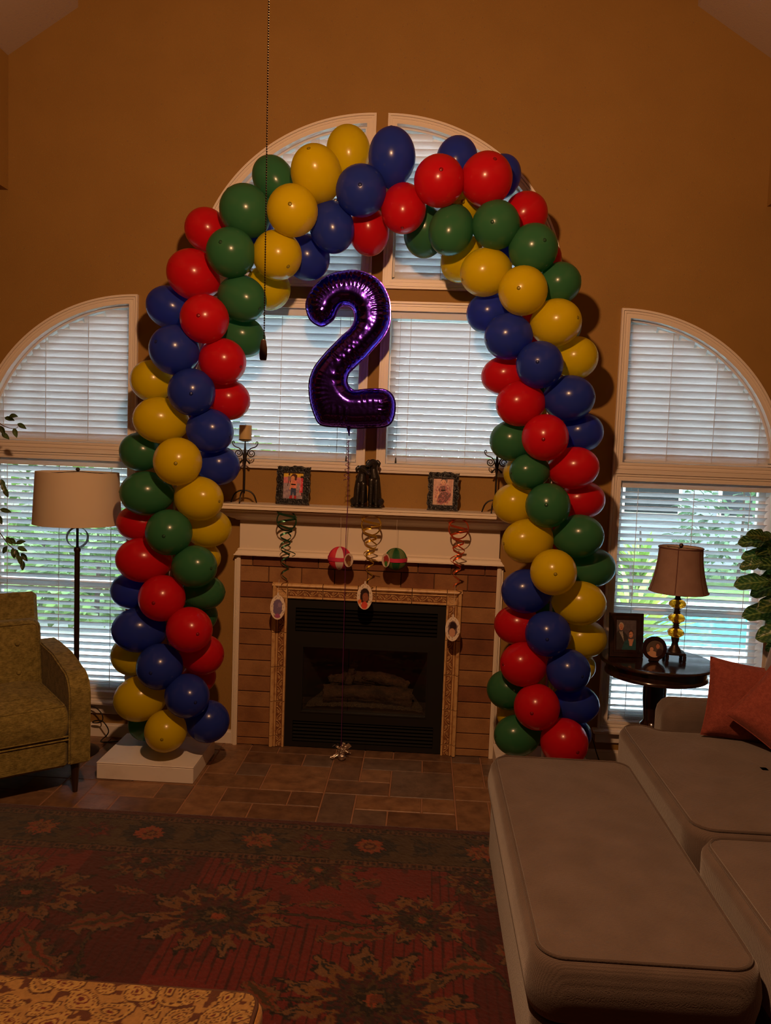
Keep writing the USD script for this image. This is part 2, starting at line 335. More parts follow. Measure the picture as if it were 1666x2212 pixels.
# ---------------------------------------------------------------- fireplace
fp = thing('fireplace_surround', 'tan brick fireplace facing with carved tile border around the firebox', 'fireplace')
facing = sbox(-.69, 0, .69, 1.06).difference(sbox(-.43, 0, .43, .826))
part(fp, 'mortar_bed', prism_xz(facing, -.008, 0), 'mortar', False)
clear = sbox(-.690, .0, .690, 1.058).difference(sbox(-.512, 0, .510, .908))
k = -1
while True:
    z0, z1 = .041+.0865*k, .041+.0865*(k+1); k += 1
    if z0 > 1.05: break
    z0c = max(z0, 0)
    if z0 > .85: joints = np.arange(-9, 10)*.179+(0 if k % 2 else .0895)
    else: joints = V3([-.70, -.505, .505, .70])
    for a, b_ in zip(joints[:-1], joints[1:]):
        g = clear.intersection(sbox(a+.0022, z0c+.0022, b_-.0022, min(z1, 1.058)-.0022))
        if g.is_empty or g.area < .0003: continue
        x0, y0, x1, y1 = g.bounds; dp = rng.uniform(0, .0025)
        if y0 > .8 and y0 < .908 and abs(x0) < .512 and y1 > .909: y0 = max(y0, .909)
        part(fp, 'brick', CB(x0, x1, -.015-dp, -.004, y0, y1, .0022), 'brick_'+'abc'[int(rng.integers(3))], False)

def border_tile(length):              # lies along +x from 0, its outer (rolled) side at +z; 0.083 wide
    g = .0018; x0, x1 = g, length-g
    roll = [(-.004, .0575), (-.022, .0575), (-.034, .0620), (-.039, .0690), (-.036, .0770), (-.026, .0822), (-.004, .083)]
    base = [(-.004, 0), (-.026, 0), (-.029, .003), (-.029, .009), (-.022, .0115), (-.022, .0465), (-.028, .0485), (-.028, .0535), (-.022, .0575), (-.004, .0575)]
    def ext(p):
        q = Polygon([(y, z) for y, z in p]); m = trimesh.creation.extrude_polygon(q, x1-x0, engine='earcut'); v = m.vertices
        m.vertices = np.stack([x0+v[:, 2], v[:, 0], v[:, 1]], 1); return m
    return ext(base), ext(roll)
def vine(length):                     # scrolled relief of stem, curls and leaves
    ms = []; n = max(2, int(round(length/.036))); s = np.linspace(.006, length-.006, 14*n)
    ms.append(tube(np.c_[s, np.full_like(s, -.0235), .029+.0105*np.sin(s/length*n*PI)], .0016, 5))
    for i in range(n):
        cx = (i+.5)*length/n; sg = -1 if i % 2 else 1; t = np.linspace(0, 1.6*2*PI, 22); rr = .0088*(1-t/t[-1]*.8)
        if .008 < cx < length-.008: ms.append(tube(np.c_[cx+rr*np.cos(t+i), np.full_like(t, -.0235), .029+sg*-.004+rr*np.sin(t+i)*.9], .0014, 4))
        for q in (-.3, .3):
            xx = cx+q*length/n
            if .006 < xx < length-.006:
                e = trimesh.creation.icosphere(1, 1.0); e.apply_scale([.0052, .002, .0024]); ms.append(xf(e, mat4((xx, -.0235, .029+sg*(.011 if q < 0 else -.009))) @ trimesh.transformations.rotation_matrix(sg*q*3, [0, 1, 0])))
    return cat_(ms)
def lay(length, M):
    a, r = border_tile(length)
    p = part(fp, 'border_tile', xf(cat_([a, r]), M), 'surround_tile', 35)
    part(p, 'vine_relief', xf(vine(length), M), 'surround_tile', 30)
    part(p, 'glaze_recess', xf(B(.003, length-.003, -.0228, -.0222, .0120, .0460), M), 'surround_recess', False)
RY = lambda a: trimesh.transformations.rotation_matrix(a, [0, 1, 0])
T_ = lambda x, y, z: trimesh.transformations.translation_matrix([x, y, z])
top = [-.430, -.238, -.048, .049, .242, .430]
for a, b_ in zip(top[:-1], top[1:]): lay(b_-a, T_(a, 0, .826))
vz = [0, .062, .255, .447, .637, .826]
for a, b_ in zip(vz[:-1], vz[1:]):
    lay(b_-a, T_(.429, 0, b_) @ RY(PI/2))            # right side, outer edge towards +x
    lay(b_-a, T_(-.431, 0, a) @ RY(-PI/2))           # left side
def corner(M):
    p = part(fp, 'border_corner_tile', xf(cat_([B(.001, .082, -.022, -.004, .001, .082), *[xf(border_tile(.083)[1], T_(0, 0, 0))], xf(border_tile(.083)[1], T_(.0, 0, .083) @ RY(PI/2)),
        B(.006, .054, -.028, -.022, .050, .054), B(.050, .054, -.028, -.022, .006, .050)]), M), 'surround_tile', 35)
    t = np.linspace(0, 2.2*2*PI, 40); r = .018*(1-t/t[-1]*.85)
    part(p, 'vine_relief', xf(tube(np.c_[.028+r*np.cos(t), np.full_like(t, -.0235), .028+r*np.sin(t)], .0018, 5), M), 'surround_tile', 30)
corner(T_(.430, 0, .826)); corner(T_(-.431, 0, .826) @ np.diag([-1, 1, 1, 1]))

# gas insert
gi = thing('fireplace_insert', 'black louvred gas fireplace insert set in the carved tile border', 'fireplace insert')
fr = sbox(-.428, .004, .428, .822).difference(sbox(-.338, .204, .338, .562))
fr = fr.difference(sbox(-.385, .645, .385, .775)).difference(sbox(-.385, .032, .385, .148))
part(gi, 'frame_panel', prism_xz(fr, -.012, .004), 'black_metal', False)
part(gi, 'frame_bead', prism_xz(sbox(-.345, .197, .345, .569).difference(sbox(-.338, .204, .338, .562)), -.017, -.012), 'black_metal', False)
for zz in [.657+.0213*i for i in range(6)]+[.042+.0195*i for i in range(6)]:
    part(gi, 'louver', xf(B(-.384, .384, -.011, .011, -.0014, .0014), mat4((0, .0, zz), 0, .55)), 'black_metal', False)
part(gi, 'louver_back', B(-.39, .39, .025, .03, .64, .78), 'firebox_black', False); part(gi, 'louver_back', B(-.39, .39, .025, .03, .03, .152), 'firebox_black', False)
part(gi, 'outer_case', cat_([B(-.431, .431, .41, .43, .001, .825), B(-.431, -.425, .004, .41, .001, .825), B(.425, .431, .004, .41, .001, .825), B(-.431, .431, .004, .41, .819, .825), B(-.431, .431, -.002, .41, .001, .006)]), 'firebox_black', False)
bx = [B(-.338, .338, .395, .40, .2, .60), B(-.42, .42, .03, .40, .19, .2), B(-.42, .42, .03, .40, .57, .60)]
for s in (-1, 1):
    bx.append(prism_xy(Polygon([(s*.345, .02), (s*.36, .02), (s*.275, .40), (s*.26, .40)]), .19, .6))
part(gi, 'firebox_liner', cat_(bx), 'firebox_black', False)
part(gi, 'glass_front', B(-.338, .338, .0, .003, .204, .562), 'pane', False)
def blob_pts(m, amp, sc, seed=0):
    n = m.vertex_normals; v = m.vertices; m.vertices = v+n*((meshkit.fbm(v*sc, 3, seed)-.5)*amp)[:, None]; return m
def log(p0, p1, r, seed):
    p0, p1 = V3(p0), V3(p1); t = np.linspace(0, 1, 22)[:, None]; P = p0+(p1-p0)*t+V3([0, 0, .012])*np.sin(t*PI)
    m = tube(P, r*(.92+.12*np.sin(t[:, 0]*5+seed)), 20); q = m.vertices
    a = np.arctan2(q[:, 2]-q[:, 2].mean(), q[:, 1]-q[:, 1].mean()); m.vertices = q+m.vertex_normals*(.006*np.sin(a*9+q[:, 0]*12)+(meshkit.fbm(q*40, 3, seed)-.5)*.016)[:, None]
    return m
for i, (a, b_, r, lb) in enumerate((((-.23, .10, .275), (.26, .12, .262), .050, 'large tan ceramic log lying across the front of the firebox'), ((-.21, .22, .315), (.05, .19, .335), .036, 'ceramic log lying behind and left in the firebox'),
        ((-.02, .17, .36), (.24, .16, .315), .034, 'ceramic log slanting down to the right over the front log'), ((-.10, .14, .315), (-.07, .25, .42), .020, 'thin dark branch standing up among the fireplace logs'))):
    solo('fire_log', log(a, b_, r, i+3), 'log_bark', lb, 'fire log', 'ceramic logs in the fireplace', 60)
xx, yy = np.meshgrid(np.linspace(-.325, .325, 90), np.linspace(.04, .36, 40)); hh = .203+.026*np.exp(-((yy-.11)/.09)**2)*(1-np.abs(xx/.34)**4)+.012*meshkit.fbm(np.stack([xx*60, yy*60, xx*0], -1), 3, 2)
solo('ember_bed', (np.stack([xx, yy, hh], -1).reshape(-1, 3), grid_faces(40, 90)), 'ember_bed', 'grey rock-wool ember bed under the fireplace logs', 'embers', None, True, 'stuff')

# mantel
mt = thing('mantelpiece', 'cream white wooden mantelpiece framing the brick fireplace', 'mantelpiece')
sh = [B(-.775, .775, -.190, 0, 1.328, 1.338), B(-.770, .770, -.185, 0, 1.322, 1.328), B(-.775, .775, -.190, 0, 1.312, 1.322)]
part(mt, 'shelf', cat_(sh), 'cream_trim', False)
pr = [(0, 1.312), (-.165, 1.312), (-.165, 1.302), (-.140, 1.296), (-.132, 1.284), (-.108, 1.268), (-.080, 1.262), (-.066, 1.254), (-.052, 1.250), (-.046, 1.244), (-.030, 1.240), (0, 1.240)]
def crown(profile, hw):               # mitred moulding round three sides of the breast
    y = V3([p[0] for p in profile]); z = V3([p[1] for p in profile]); d = -y
    rows = [np.c_[-(hw-.03+d), np.zeros_like(d)-.001*0, z], np.c_[-(hw-.03+d), y, z], np.c_[hw-.03+d, y, z], np.c_[hw-.03+d, np.zeros_like(d), z]]
    v = np.vstack(rows); return trimesh.Trimesh(v, grid_faces(4, len(d)), process=False)
part(mt, 'crown_molding', crown(pr, .698), 'cream_trim', False)
part(mt, 'frieze_board', B(-.696, .696, -.032, 0, 1.083, 1.25), 'cream_trim', False)
b2 = [(0, 1.090), (-.036, 1.090), (-.042, 1.084), (-.040, 1.078), (-.046, 1.074), (-.052, 1.062), (-.058, 1.058), (-.058, 1.053), (0, 1.053)]
part(mt, 'band_molding', crown(b2, .694), 'cream_trim', False)
for s in (-1, 1):
    x0, x1 = sorted((s*.690, s*.712)); y0, y1 = sorted((s*.712, s*.724))
    part(mt, 'pilaster', cat_([B(x0, x1, -.03, 0, 0, 1.056), B(y0, y1, -.018, 0, 0, 1.056), B(*sorted((s*.694, s*.706)), -.034, -.03, 0, 1.056)]), 'cream_trim', False)
# ---------------------------------------------------------------- balloon arch
def latex(name, base, tc):
    L[name] = usdkit.material(stage, f'/World/Looks/{name}', {'p': ('principled_bsdf', {'base_color': base, 'roughness': .24, 'specular_ior_level': .42, 'coat_weight': .12, 'coat_roughness': .10}),
        't': ('translucent_bsdf', {'color': tc}), 'm': ('mix_closure', {'fac': .42})}, [('p.BSDF', 'm.closure1'), ('t.BSDF', 'm.closure2')], surface='m.closure')
    pm(name+'_thick', tuple(c*.35 for c in base), .35)
latex('latex_yellow', (.74, .57, .004), (.85, .75, .03)); latex('latex_red', (.64, .010, .020), (.85, .02, .05))
latex('latex_blue', (.026, .052, .36), (.03, .14, .75)); latex('latex_green', (.050, .190, .085), (.03, .45, .24))
# centre and half sizes in the photograph, colour, depth rank (0 nearest .. 3 farthest, mostly hidden)
Bl = '''L y 358 1579 44 46 0|L b 449 1558 46 46 1|L g 316 1563 40 37 3|L y 302 1509 54 49 1|L b 404 1503 50 47 0|L b 345 1440 50 49 0|L y 286 1416 47 43 2|L r 438 1414 46 44 1|L r 409 1360 51 49 0
L b 300 1361 56 48 1|L b 285 1276 47 40 2|L r 350 1292 51 49 0|L g 440 1280 47 37 2|L g 430 1330 40 34 3|L r 430 1462 36 36 3|L r 309 1210 57 48 1|L g 420 1224 50 46 1|L g 365 1150 50 50 0|L y 450 1141 49 42 2
L y 440 1205 36 34 3|L r 297 1131 47 38 2|L g 316 1066 55 48 1|L y 430 1077 54 48 1|L y 384 997 54 50 0|L g 303 976 45 42 2|L b 472 1005 46 43 2|L b 454 931 51 48 1|L y 347 908 57 50 1|L b 414 847 52 50 0
L r 493 863 47 44 2|L r 481 781 51 50 1|L y 328 823 46 45 2|L b 377 756 54 53 0|L g 525 727 48 44 2|L g 523 645 55 50 1|L r 442 689 53 52 0|L b 365 664 50 46 2|L y 366 755 46 42 3|L r 417 593 56 54 1
L y 580 622 48 47 2|L g 499 546 52 54 0|L y 599 551 51 56 1|L r 446 496 43 50 2|L g 530 455 53 58 1|L b 664 556 48 50 2|L y 632 455 52 58 0|L g 591 386 44 52 2|L b 717 491 48 57 1|L y 684 376 52 61 0
L y 753 327 48 56 2|L b 780 412 50 59 0|L b 847 339 50 61 1|L r 797 500 43 51 2|L r 872 450 48 56 1|L b 555 508 38 40 3|R r 949 391 51 58 0|R b 987 345 45 50 2|R r 1051 387 51 61 0|R b 1081 383 43 51 2
R r 1136 462 43 51 2|R g 1072 486 49 55 0|R g 975 497 49 56 1|R g 918 503 45 52 2|R y 1003 440 45 44 3|R g 1152 537 52 54 0|R y 1049 588 55 52 1|R y 998 561 46 48 2|R y 1130 628 52 54 0|R g 1209 612 46 45 1
R r 1178 556 34 36 3|R b 1085 541 38 40 3|R b 1055 676 47 44 2|R b 1098 727 52 50 1|R y 1201 697 54 51 1|R g 1213 706 43 42 3|R r 1146 712 38 42 3|R b 1166 788 50 52 0|R y 1245 773 47 46 2|R r 1088 811 48 42 2
R r 1124 872 53 49 1|R b 1230 860 54 49 1|R g 1176 845 34 36 3|R y 1186 893 34 34 3|R r 1178 945 51 50 0|R b 1257 934 47 43 2|R g 1104 952 46 44 2|R r 1240 1011 53 46 1|R g 1144 1019 44 39 1|R y 1124 1022 36 36 3
R r 1259 1080 51 39 2|R g 1184 1092 50 47 0|R y 1111 1088 46 44 2|R y 1140 1168 56 47 1|R g 1250 1158 53 47 1|R g 1280 1226 51 42 2|R y 1196 1236 50 50 0|R b 1137 1277 54 48 1|R y 1253 1303 55 48 1|R y 1262 1380 49 42 2
R b 1184 1369 50 48 0|R r 1118 1350 50 43 2|R r 1131 1435 51 48 1|R b 1228 1449 48 46 0|R y 1254 1440 31 34 3|R g 1098 1490 46 43 2|R r 1160 1527 48 51 0|R b 1244 1520 50 42 1|R g 1117 1589 50 44 1|R r 1219 1603 51 51 0
R b 1245 1586 32 34 3|R y 1106 1545 32 32 3|R r 1195 1160 38 40 3|R g 1174 1318 36 38 3|R y 1166 1472 34 34 3'''
BAL = []
for s in Bl.replace('\n', '|').split('|'):
    a = s.split(); BAL.append([a[0], a[1]]+[float(x) for x in a[2:6]]+[int(a[6])])
YP = -.40                              # the arch stands in this plane
dep = V3([(-.105, -.045, .05, .085)[b[6]] for b in BAL])+YP
PX = V3([[b[2], b[3]] for b in BAL]); SZ = V3([(b[4]+b[5])/2 for b in BAL])
home = dep.copy(); order = dep.argsort(kind='stable')
for it in range(60):                   # let neighbours settle apart along the line of sight, the nearer one forward
    C_ = V3([at(p[0], p[1], y) for p, y in zip(PX, dep)]); R_ = V3([SZ[i]*pxsize(C_[i]) for i in range(len(BAL))]); mv = np.zeros(len(BAL))
    for i in range(len(BAL)):
        dd = np.linalg.norm(C_-C_[i], axis=1); near = np.where((dd < (R_+R_[i])*.93) & (np.arange(len(BAL)) > i))[0]
        for j in near:
            o = ((R_[i]+R_[j])*.93-dd[j])*.25; sg = 1 if (BAL[i][6], home[i]) < (BAL[j][6], home[j]) else (-1 if BAL[i][6] > BAL[j][6] else 0)
            mv[i] -= sg*o; mv[j] += sg*o
    dep = np.clip(dep+np.clip(mv, -.02, .02)*.5, home-.07, home+.07)
NM = dict(y='yellow', r='red', b='blue', g='green'); proto = {}
pole_px = lambda s, y: None
def spine(sec, C):                     # nearest point of the arch frame to C
    return FR[np.argmin(np.linalg.norm(FR-C, axis=1))]
# frame: two uprights and a bow, drawn through the middle of the balloons
fpx = [(362, 1640), (364, 1500), (366, 1300), (376, 1100), (392, 930), (430, 770), (490, 630), (560, 540), (650, 465), (760, 425), (870, 418), (980, 430), (1075, 480), (1130, 575), (1160, 690), (1178, 820), (1188, 980), (1192, 1150), (1190, 1330), (1180, 1500), (1172, 1650)]
k3 = V3([at(x, y, YP) for x, y in fpx]); from scipy.interpolate import CubicSpline
k3[0, 2] = .10; k3[-1, 2] = .10
FR = CubicSpline(np.arange(len(k3)), k3)(np.linspace(0, len(k3)-1, 260))
solo('balloon_arch_frame', tube(FR, .007, 8), 'cord_white', 'slim white curved pole hidden inside the balloon arch', 'arch frame', smooth=60)

def balloon_body():
    ph = np.linspace(0, PI, 25); pr = []
    for q in ph:
        r = math.sin(q); z = math.cos(q)
        if q > PI/2: t = (q-PI/2)/(PI/2); z *= 1+.10*t**2; r *= 1-.10*t**2
        pr.append([max(r, .055 if q > 3 else 0), z])
    pr[-1] = [0.05, -1.10]; pr.append([.04, -1.14])
    m = trimesh.creation.revolve(V3(pr[::-1]), sections=32); return m
def knot(): return lathe([(0, -1.24), (.075, -1.235), (.085, -1.21), (.05, -1.19), (.045, -1.15), (.06, -1.13), (0, -1.12)], 12)
def tip(): return lathe([(0, .99), (.075, .9965), (.05, 1.006), (.02, 1.013), (0, 1.014)], 12)
bodyM = balloon_body(); tipM, knotM = tip(), knot(); tipM.fix_normals(); knotM.fix_normals()
ORD = ['lowest', 'second', 'third', 'fourth', 'fifth', 'sixth', 'seventh', 'eighth', 'ninth', 'tenth', 'eleventh', 'twelfth', 'thirteenth', 'fourteenth']
def section(b): return 'crown' if b[3] < 520 and 455 < b[2] < 1160 else ('left' if b[0] == 'L' else 'right')
count = {}; labels = {}; hidn = {}
for i in sorted(range(len(BAL)), key=lambda i: (BAL[i][2] if section(BAL[i]) == 'crown' else -BAL[i][3])):
    b = BAL[i]; sec = section(b); c = NM[b[1]]; hid = b[6] == 3; k = count.get((sec, c, hid), 0); count[(sec, c, hid)] = k+1
    if hid:
        j = min((j for j in range(len(BAL)) if BAL[j][6] < 2), key=lambda j: np.hypot(*(PX[j]-PX[i]))); hidn[i] = j
    elif sec == 'crown': labels[i] = f'{c} balloon on the top curve of the arch, {["first", *ORD[1:]][k]} {c} one from the left'
    else: labels[i] = f'{c} balloon, {ORD[k]} {c} one up the {sec} column of the arch' if k else f'{c} balloon, lowest {c} one in the {sec} column of the arch'
for i, j in hidn.items():
    s = labels[j]; s = s.replace('balloon, ', '').replace('balloon on the top curve of the arch, ', 'top-curve '); b = BAL[j]; sec = section(b); c = NM[b[1]]
    s = labels[j].split(', ')[1].split(' up the')[0].split(' in the')[0].replace(' one from the left', '').replace(' one', ''); 
    labels[i] = f'mostly hidden {NM[BAL[i][1]]} balloon behind the {s} balloon of the '+('arch top' if sec == 'crown' else f'{sec} column')
for i, b in enumerate(BAL):
    Cc = at(b[2], b[3], dep[i]); ps = pxsize(Cc); ex, ez = b[4]*ps, b[5]*ps
    d = Cc-spine(b[0], Cc); d = d/max(np.linalg.norm(d), 1e-6)
    if b[6] == 0: d = d+V3([0, -.35, 0]); d /= np.linalg.norm(d)
    u2, w2 = d[0]**2, d[2]**2; D = 0.0
    if abs(u2-w2) > .25: D = (ex*ex-ez*ez)/(u2-w2)
    m2 = (ex*ex+ez*ez)/2; D = np.clip(D, .06*m2, .36*m2); a = math.sqrt(max(m2-D*(u2+w2)/2, 1e-5)); bb = math.sqrt(a*a+D)
    z = d; x = np.cross([0, 1., .1], z); x /= np.linalg.norm(x); y = np.cross(z, x)
    M = np.eye(4); M[:3, 0] = x*a; M[:3, 1] = y*a; M[:3, 2] = z*bb; M[:3, 3] = Cc
    c = NM[b[1]]
    if c not in proto:
        p = thing('balloon', labels[i], 'balloon', 'balloons of the arch', m=M); proto[c] = p
        part(p, 'balloon_skin', bodyM, 'latex_'+c, True); part(p, 'tip', tipM, f'latex_{c}_thick', True, 'darker thick tip'); part(p, 'knot', knotM, f'latex_{c}_thick', True)
    else: dup(proto[c], M, labels[i], 'balloons of the arch')
# the plinths
def plinth(x0, x1, y0, y1, lb):
    p = thing('plinth', lb, 'plinth', None, ((x0+x1)/2, (y0+y1)/2, 0)); hx, hy = (x1-x0)/2, (y1-y0)/2
    part(p, 'side_frame', CB(-hx, hx, -hy, hy, 0, .0765, .003), 'plinth_white', False); part(p, 'top_board', CB(-hx-.001, hx+.001, -hy-.001, hy+.001, .0772, .083, .002), 'plinth_white', False)
pm('plinth_white', (.78, .74, .70), .6, noise=((.66, .6, .55), 9, .5, .8))
plinth(-1.251, -.775, -.566, -.165, 'white painted wooden plinth under the left column of balloons')
plinth(.711, 1.18, -.50, -.03, 'white painted plinth under the right column, mostly behind the chaise')
# ---------------------------------------------------------------- number balloon, its ribbon and weight
L['purple_foil'] = usdkit.material(stage, '/World/Looks/purple_foil', {'g': ('geometry', {}), 'n': ('noise_texture', {'scale': 26.0, 'detail': 2.0}), 'b': ('bump', {'strength': .12, 'distance': .01}),
    'p': ('principled_bsdf', {'base_color': (.10, .035, .56), 'metallic': 1.0, 'roughness': .13, 'specular_tint': (.75, .6, 1.0)})}, [('g.position', 'n.vector'), ('n.fac', 'b.height'), ('b.normal', 'p.normal')], surface='p.BSDF')
pm('silver_foil', (.85, .80, .74), .12, metal=1.0, bump=(220, .6, .004))
pm('purple_ribbon', (.10, .015, .10), .35)
o2 = [(215, 480), (225, 400), (260, 320), (320, 240), (400, 170), (500, 115), (620, 85), (740, 75), (850, 95), (950, 140), (1030, 200), (1090, 290), (1130, 390), (1145, 490), (1145, 600), (1125, 700), (1080, 790), (1020, 870), (940, 960), (870, 1040), (800, 1100), (740, 1160), (690, 1210), (668, 1270), (670, 1330), (700, 1380), (740, 1405), (800, 1405), (900, 1395), (1000, 1392), (1080, 1400), (1140, 1430), (1180, 1480), (1200, 1550), (1200, 1620), (1185, 1700), (1150, 1770), (1090, 1805), (1000, 1815), (850, 1820), (730, 1822), (600, 1810), (480, 1805), (380, 1785), (330, 1730), (290, 1630), (262, 1530), (250, 1430), (250, 1320), (275, 1220), (320, 1130), (390, 1040), (460, 960), (540, 880), (620, 800), (690, 740), (735, 680), (755, 620), (755, 550), (735, 500), (700, 470), (650, 458), (600, 470), (565, 510), (540, 570), (510, 620), (460, 660), (400, 690), (340, 680), (280, 640), (240, 580)]
YN = -.27
def foil_number():
    q = V3([at(620+x/5.143, 570+y/5.143, YN)[[0, 2]] for x, y in o2]); k = np.arange(len(q)+1); cs = CubicSpline(k, np.vstack([q, q[:1]]), bc_type='periodic')
    edge = cs(np.linspace(0, len(q), 520)[:-1]); poly = Polygon(edge).buffer(0); x0, z0, x1, z1 = poly.bounds
    gx, gz = np.meshgrid(np.arange(x0, x1, .0058), np.arange(z0, z1, .0058)); P = np.c_[gx.ravel(), gz.ravel()]
    inner = poly.buffer(-.0022); P = P[shapely.contains_xy(inner, P[:, 0], P[:, 1])]
    A = np.vstack([edge, P]); d = shapely.distance(shapely.LinearRing(edge), shapely.points(A)); d[:len(edge)] = 0
    tri = Delaunay(A).simplices; ct = A[tri].mean(1); tri = tri[shapely.contains_xy(poly, ct[:, 0], ct[:, 1])]
    a, b_, c = A[tri[:, 0]], A[tri[:, 1]], A[tri[:, 2]]; fl = ((b_-a)[:, 0]*(c-a)[:, 1]-(b_-a)[:, 1]*(c-a)[:, 0]) < 0; tri[fl] = tri[fl][:, ::-1]
    R = .070; h = .066*np.sqrt(np.clip(1-(1-np.clip(d/R, 0, 1))**2, 0, 1))
    # gathers along the welded seam: position along the nearest seam point, strongest near the edge and on the inner bends
    ring = shapely.LinearRing(edge); s = shapely.line_locate_point(ring, shapely.points(A))
    cr = np.cross(np.roll(edge, -6, 0)-edge, edge-np.roll(edge, 6, 0)); bend = np.interp(s, np.linspace(0, ring.length, len(edge)), np.convolve(np.r_[cr, cr, cr], np.ones(15)/15, 'same')[len(cr):2*len(cr)])
    bend = np.abs(bend)/np.abs(bend).max(); w = np.exp(-d/.018)*(d > 0)
    h = h*(1+(.02+.34*bend)*w*np.sin(s*2*PI/.024+3*np.sin(s*23)))
    h = h*(1+.10*bend*np.exp(-d/.05)*np.sin(s*2*PI/.031+1.0)); h = np.maximum(h, 0)
    n = len(A); v = np.vstack([np.c_[A[:, 0], YN-h, A[:, 1]], np.c_[A[:, 0], YN+h*.9, A[:, 1]]])
    return trimesh.Trimesh(v, np.vstack([tri, tri[:, ::-1]+n]), process=False), edge
fm, edge2 = foil_number()
nb = thing('number_balloon', 'purple metallic foil balloon shaped as the numeral 2 floating over the mantel', 'balloon')
part(nb, 'foil_body', fm, 'purple_foil', True)
seam = Polygon(edge2).buffer(.0045, join_style=1).difference(Polygon(edge2).buffer(-.001)); part(nb, 'seam_flange', prism_xz(seam, YN-.0006, YN+.0006), 'purple_foil', False)
np0, np1 = at(753, 921, YN), at(754.5, 942, YN)
part(nb, 'nozzle', tube([np0+(0, 0, .012), np0, (np0+np1)/2, np1], [.017, .014, .006, .0025], 10), 'purple_foil', 50)
WT = V3([-.100, -.145, 0]); kn = at(753, 950, YN)
sag = [kn, at(752.5, 1000, -.262), at(751, 1090, -.235), at(748, 1150, -.21), at(746, 1230, -.195), at(742, 1400, -.172), V3([WT[0], WT[1]-.005, .060])]
rib = CubicSpline(np.arange(len(sag)), V3(sag))(np.linspace(0, len(sag)-1, 80))
rb = thing('balloon_ribbon', 'thin purple curling ribbon running from the numeral balloon down to its weight', 'ribbon')
part(rb, 'tail', strip(rib, np.tile([1., 0, 0], (80, 1)), .0030), 'purple_ribbon', 60)
t = np.linspace(0, 1, 150); zz = kn[2]-.004-t*.20; k = np.cos(t*2*PI*7.5); cx = np.interp(zz[::-1], rib[::-1, 2], rib[::-1, 0])[::-1]; cy = np.interp(zz[::-1], rib[::-1, 2], rib[::-1, 1])[::-1]
amp = .006+.010*np.clip(t*2-.9, 0, 1); P = np.c_[cx-.001+amp*k-.006*t, cy-.006+amp*np.sin(t*2*PI*7.5), zz]
part(rb, 'curl', strip(P, np.tile([0, .25, .97], (150, 1)), .0034), 'purple_ribbon', 60)
t = np.linspace(0, 2*PI, 26); part(rb, 'bow_loop', strip(np.c_[kn[0]+.008*np.sin(t), np.full(26, kn[1]), kn[2]-.004-.011*np.cos(t)+.004], np.tile([0, 1., 0], (26, 1)), .006), 'purple_ribbon', 60)
# weight
bw = thing('balloon_weight', 'crumpled silver foil balloon weight on the hearth tiles before the firebox', 'balloon weight')
sp = trimesh.creation.icosphere(3, .0205); sp.vertices *= (1+.12*(meshkit.fbm(sp.vertices*90, 2, 4)-.5))[:, None]; sp.apply_translation(WT+[.006, -.022, .0195]); part(bw, 'foil_ball', sp, 'silver_foil', 25)
core = trimesh.creation.icosphere(3, .020); core.apply_scale([1, .9, 1.5]); core.vertices *= (1+.5*(meshkit.fbm(core.vertices*110, 3, 9)-.5))[:, None]; core.apply_translation(WT+[0, .004, .038]); part(bw, 'foil_core', core, 'silver_foil', 15)
def sheet(p, u, v, n=7, cr=.006, sd=1):
    a, b_ = np.meshgrid(np.linspace(-.5, .5, n), np.linspace(0, 1, n)); p, u, v = V3(p), V3(u), V3(v); w = np.cross(u, v); w /= np.linalg.norm(w)
    Q = p+a[..., None]*u+b_[..., None]*v+w*((meshkit.noise(np.stack([a*4, b_*4, a*0+sd], -1), sd)-.5)*2*cr)[..., None]; Q = Q.reshape(-1, 3)
    m = trimesh.Trimesh(np.vstack([Q, Q+w*.0008]), np.vstack([grid_faces(n, n), grid_faces(n, n)[:, ::-1]+n*n]), process=False); return m
for p, u, v, s in (((.008, .0, .048), (.018, 0, -.018), (.038, .004, .030), 2), ((.02, -.004, .046), (.014, .002, -.014), (.026, -.004, -.006), 3), ((-.006, -.006, .040), (.016, 0, .01), (-.045, -.018, -.028), 4), ((-.004, 0, .052), (.012, .004, .006), (-.022, .006, .012), 5), ((.004, .006, .055), (.016, 0, -.004), (.010, .006, .028), 6), ((-.01, -.008, .03), (.012, .006, .008), (-.032, -.02, -.016), 7)):
    part(bw, 'foil_tail', sheet(WT+V3(p), u, v, sd=s), 'silver_foil', False)
t = np.linspace(0, 1, 14); part(bw, 'foil_thread', tube(WT+np.c_[-.012-.035*t, 0*t, .056+.016*np.sin(t*2.6)], .0006, 4), 'silver_foil'); part(bw, 'foil_thread', tube(WT+np.c_[-.014-.006*t, 0*t, .055+.028*t], .0009, 4), 'silver_foil')

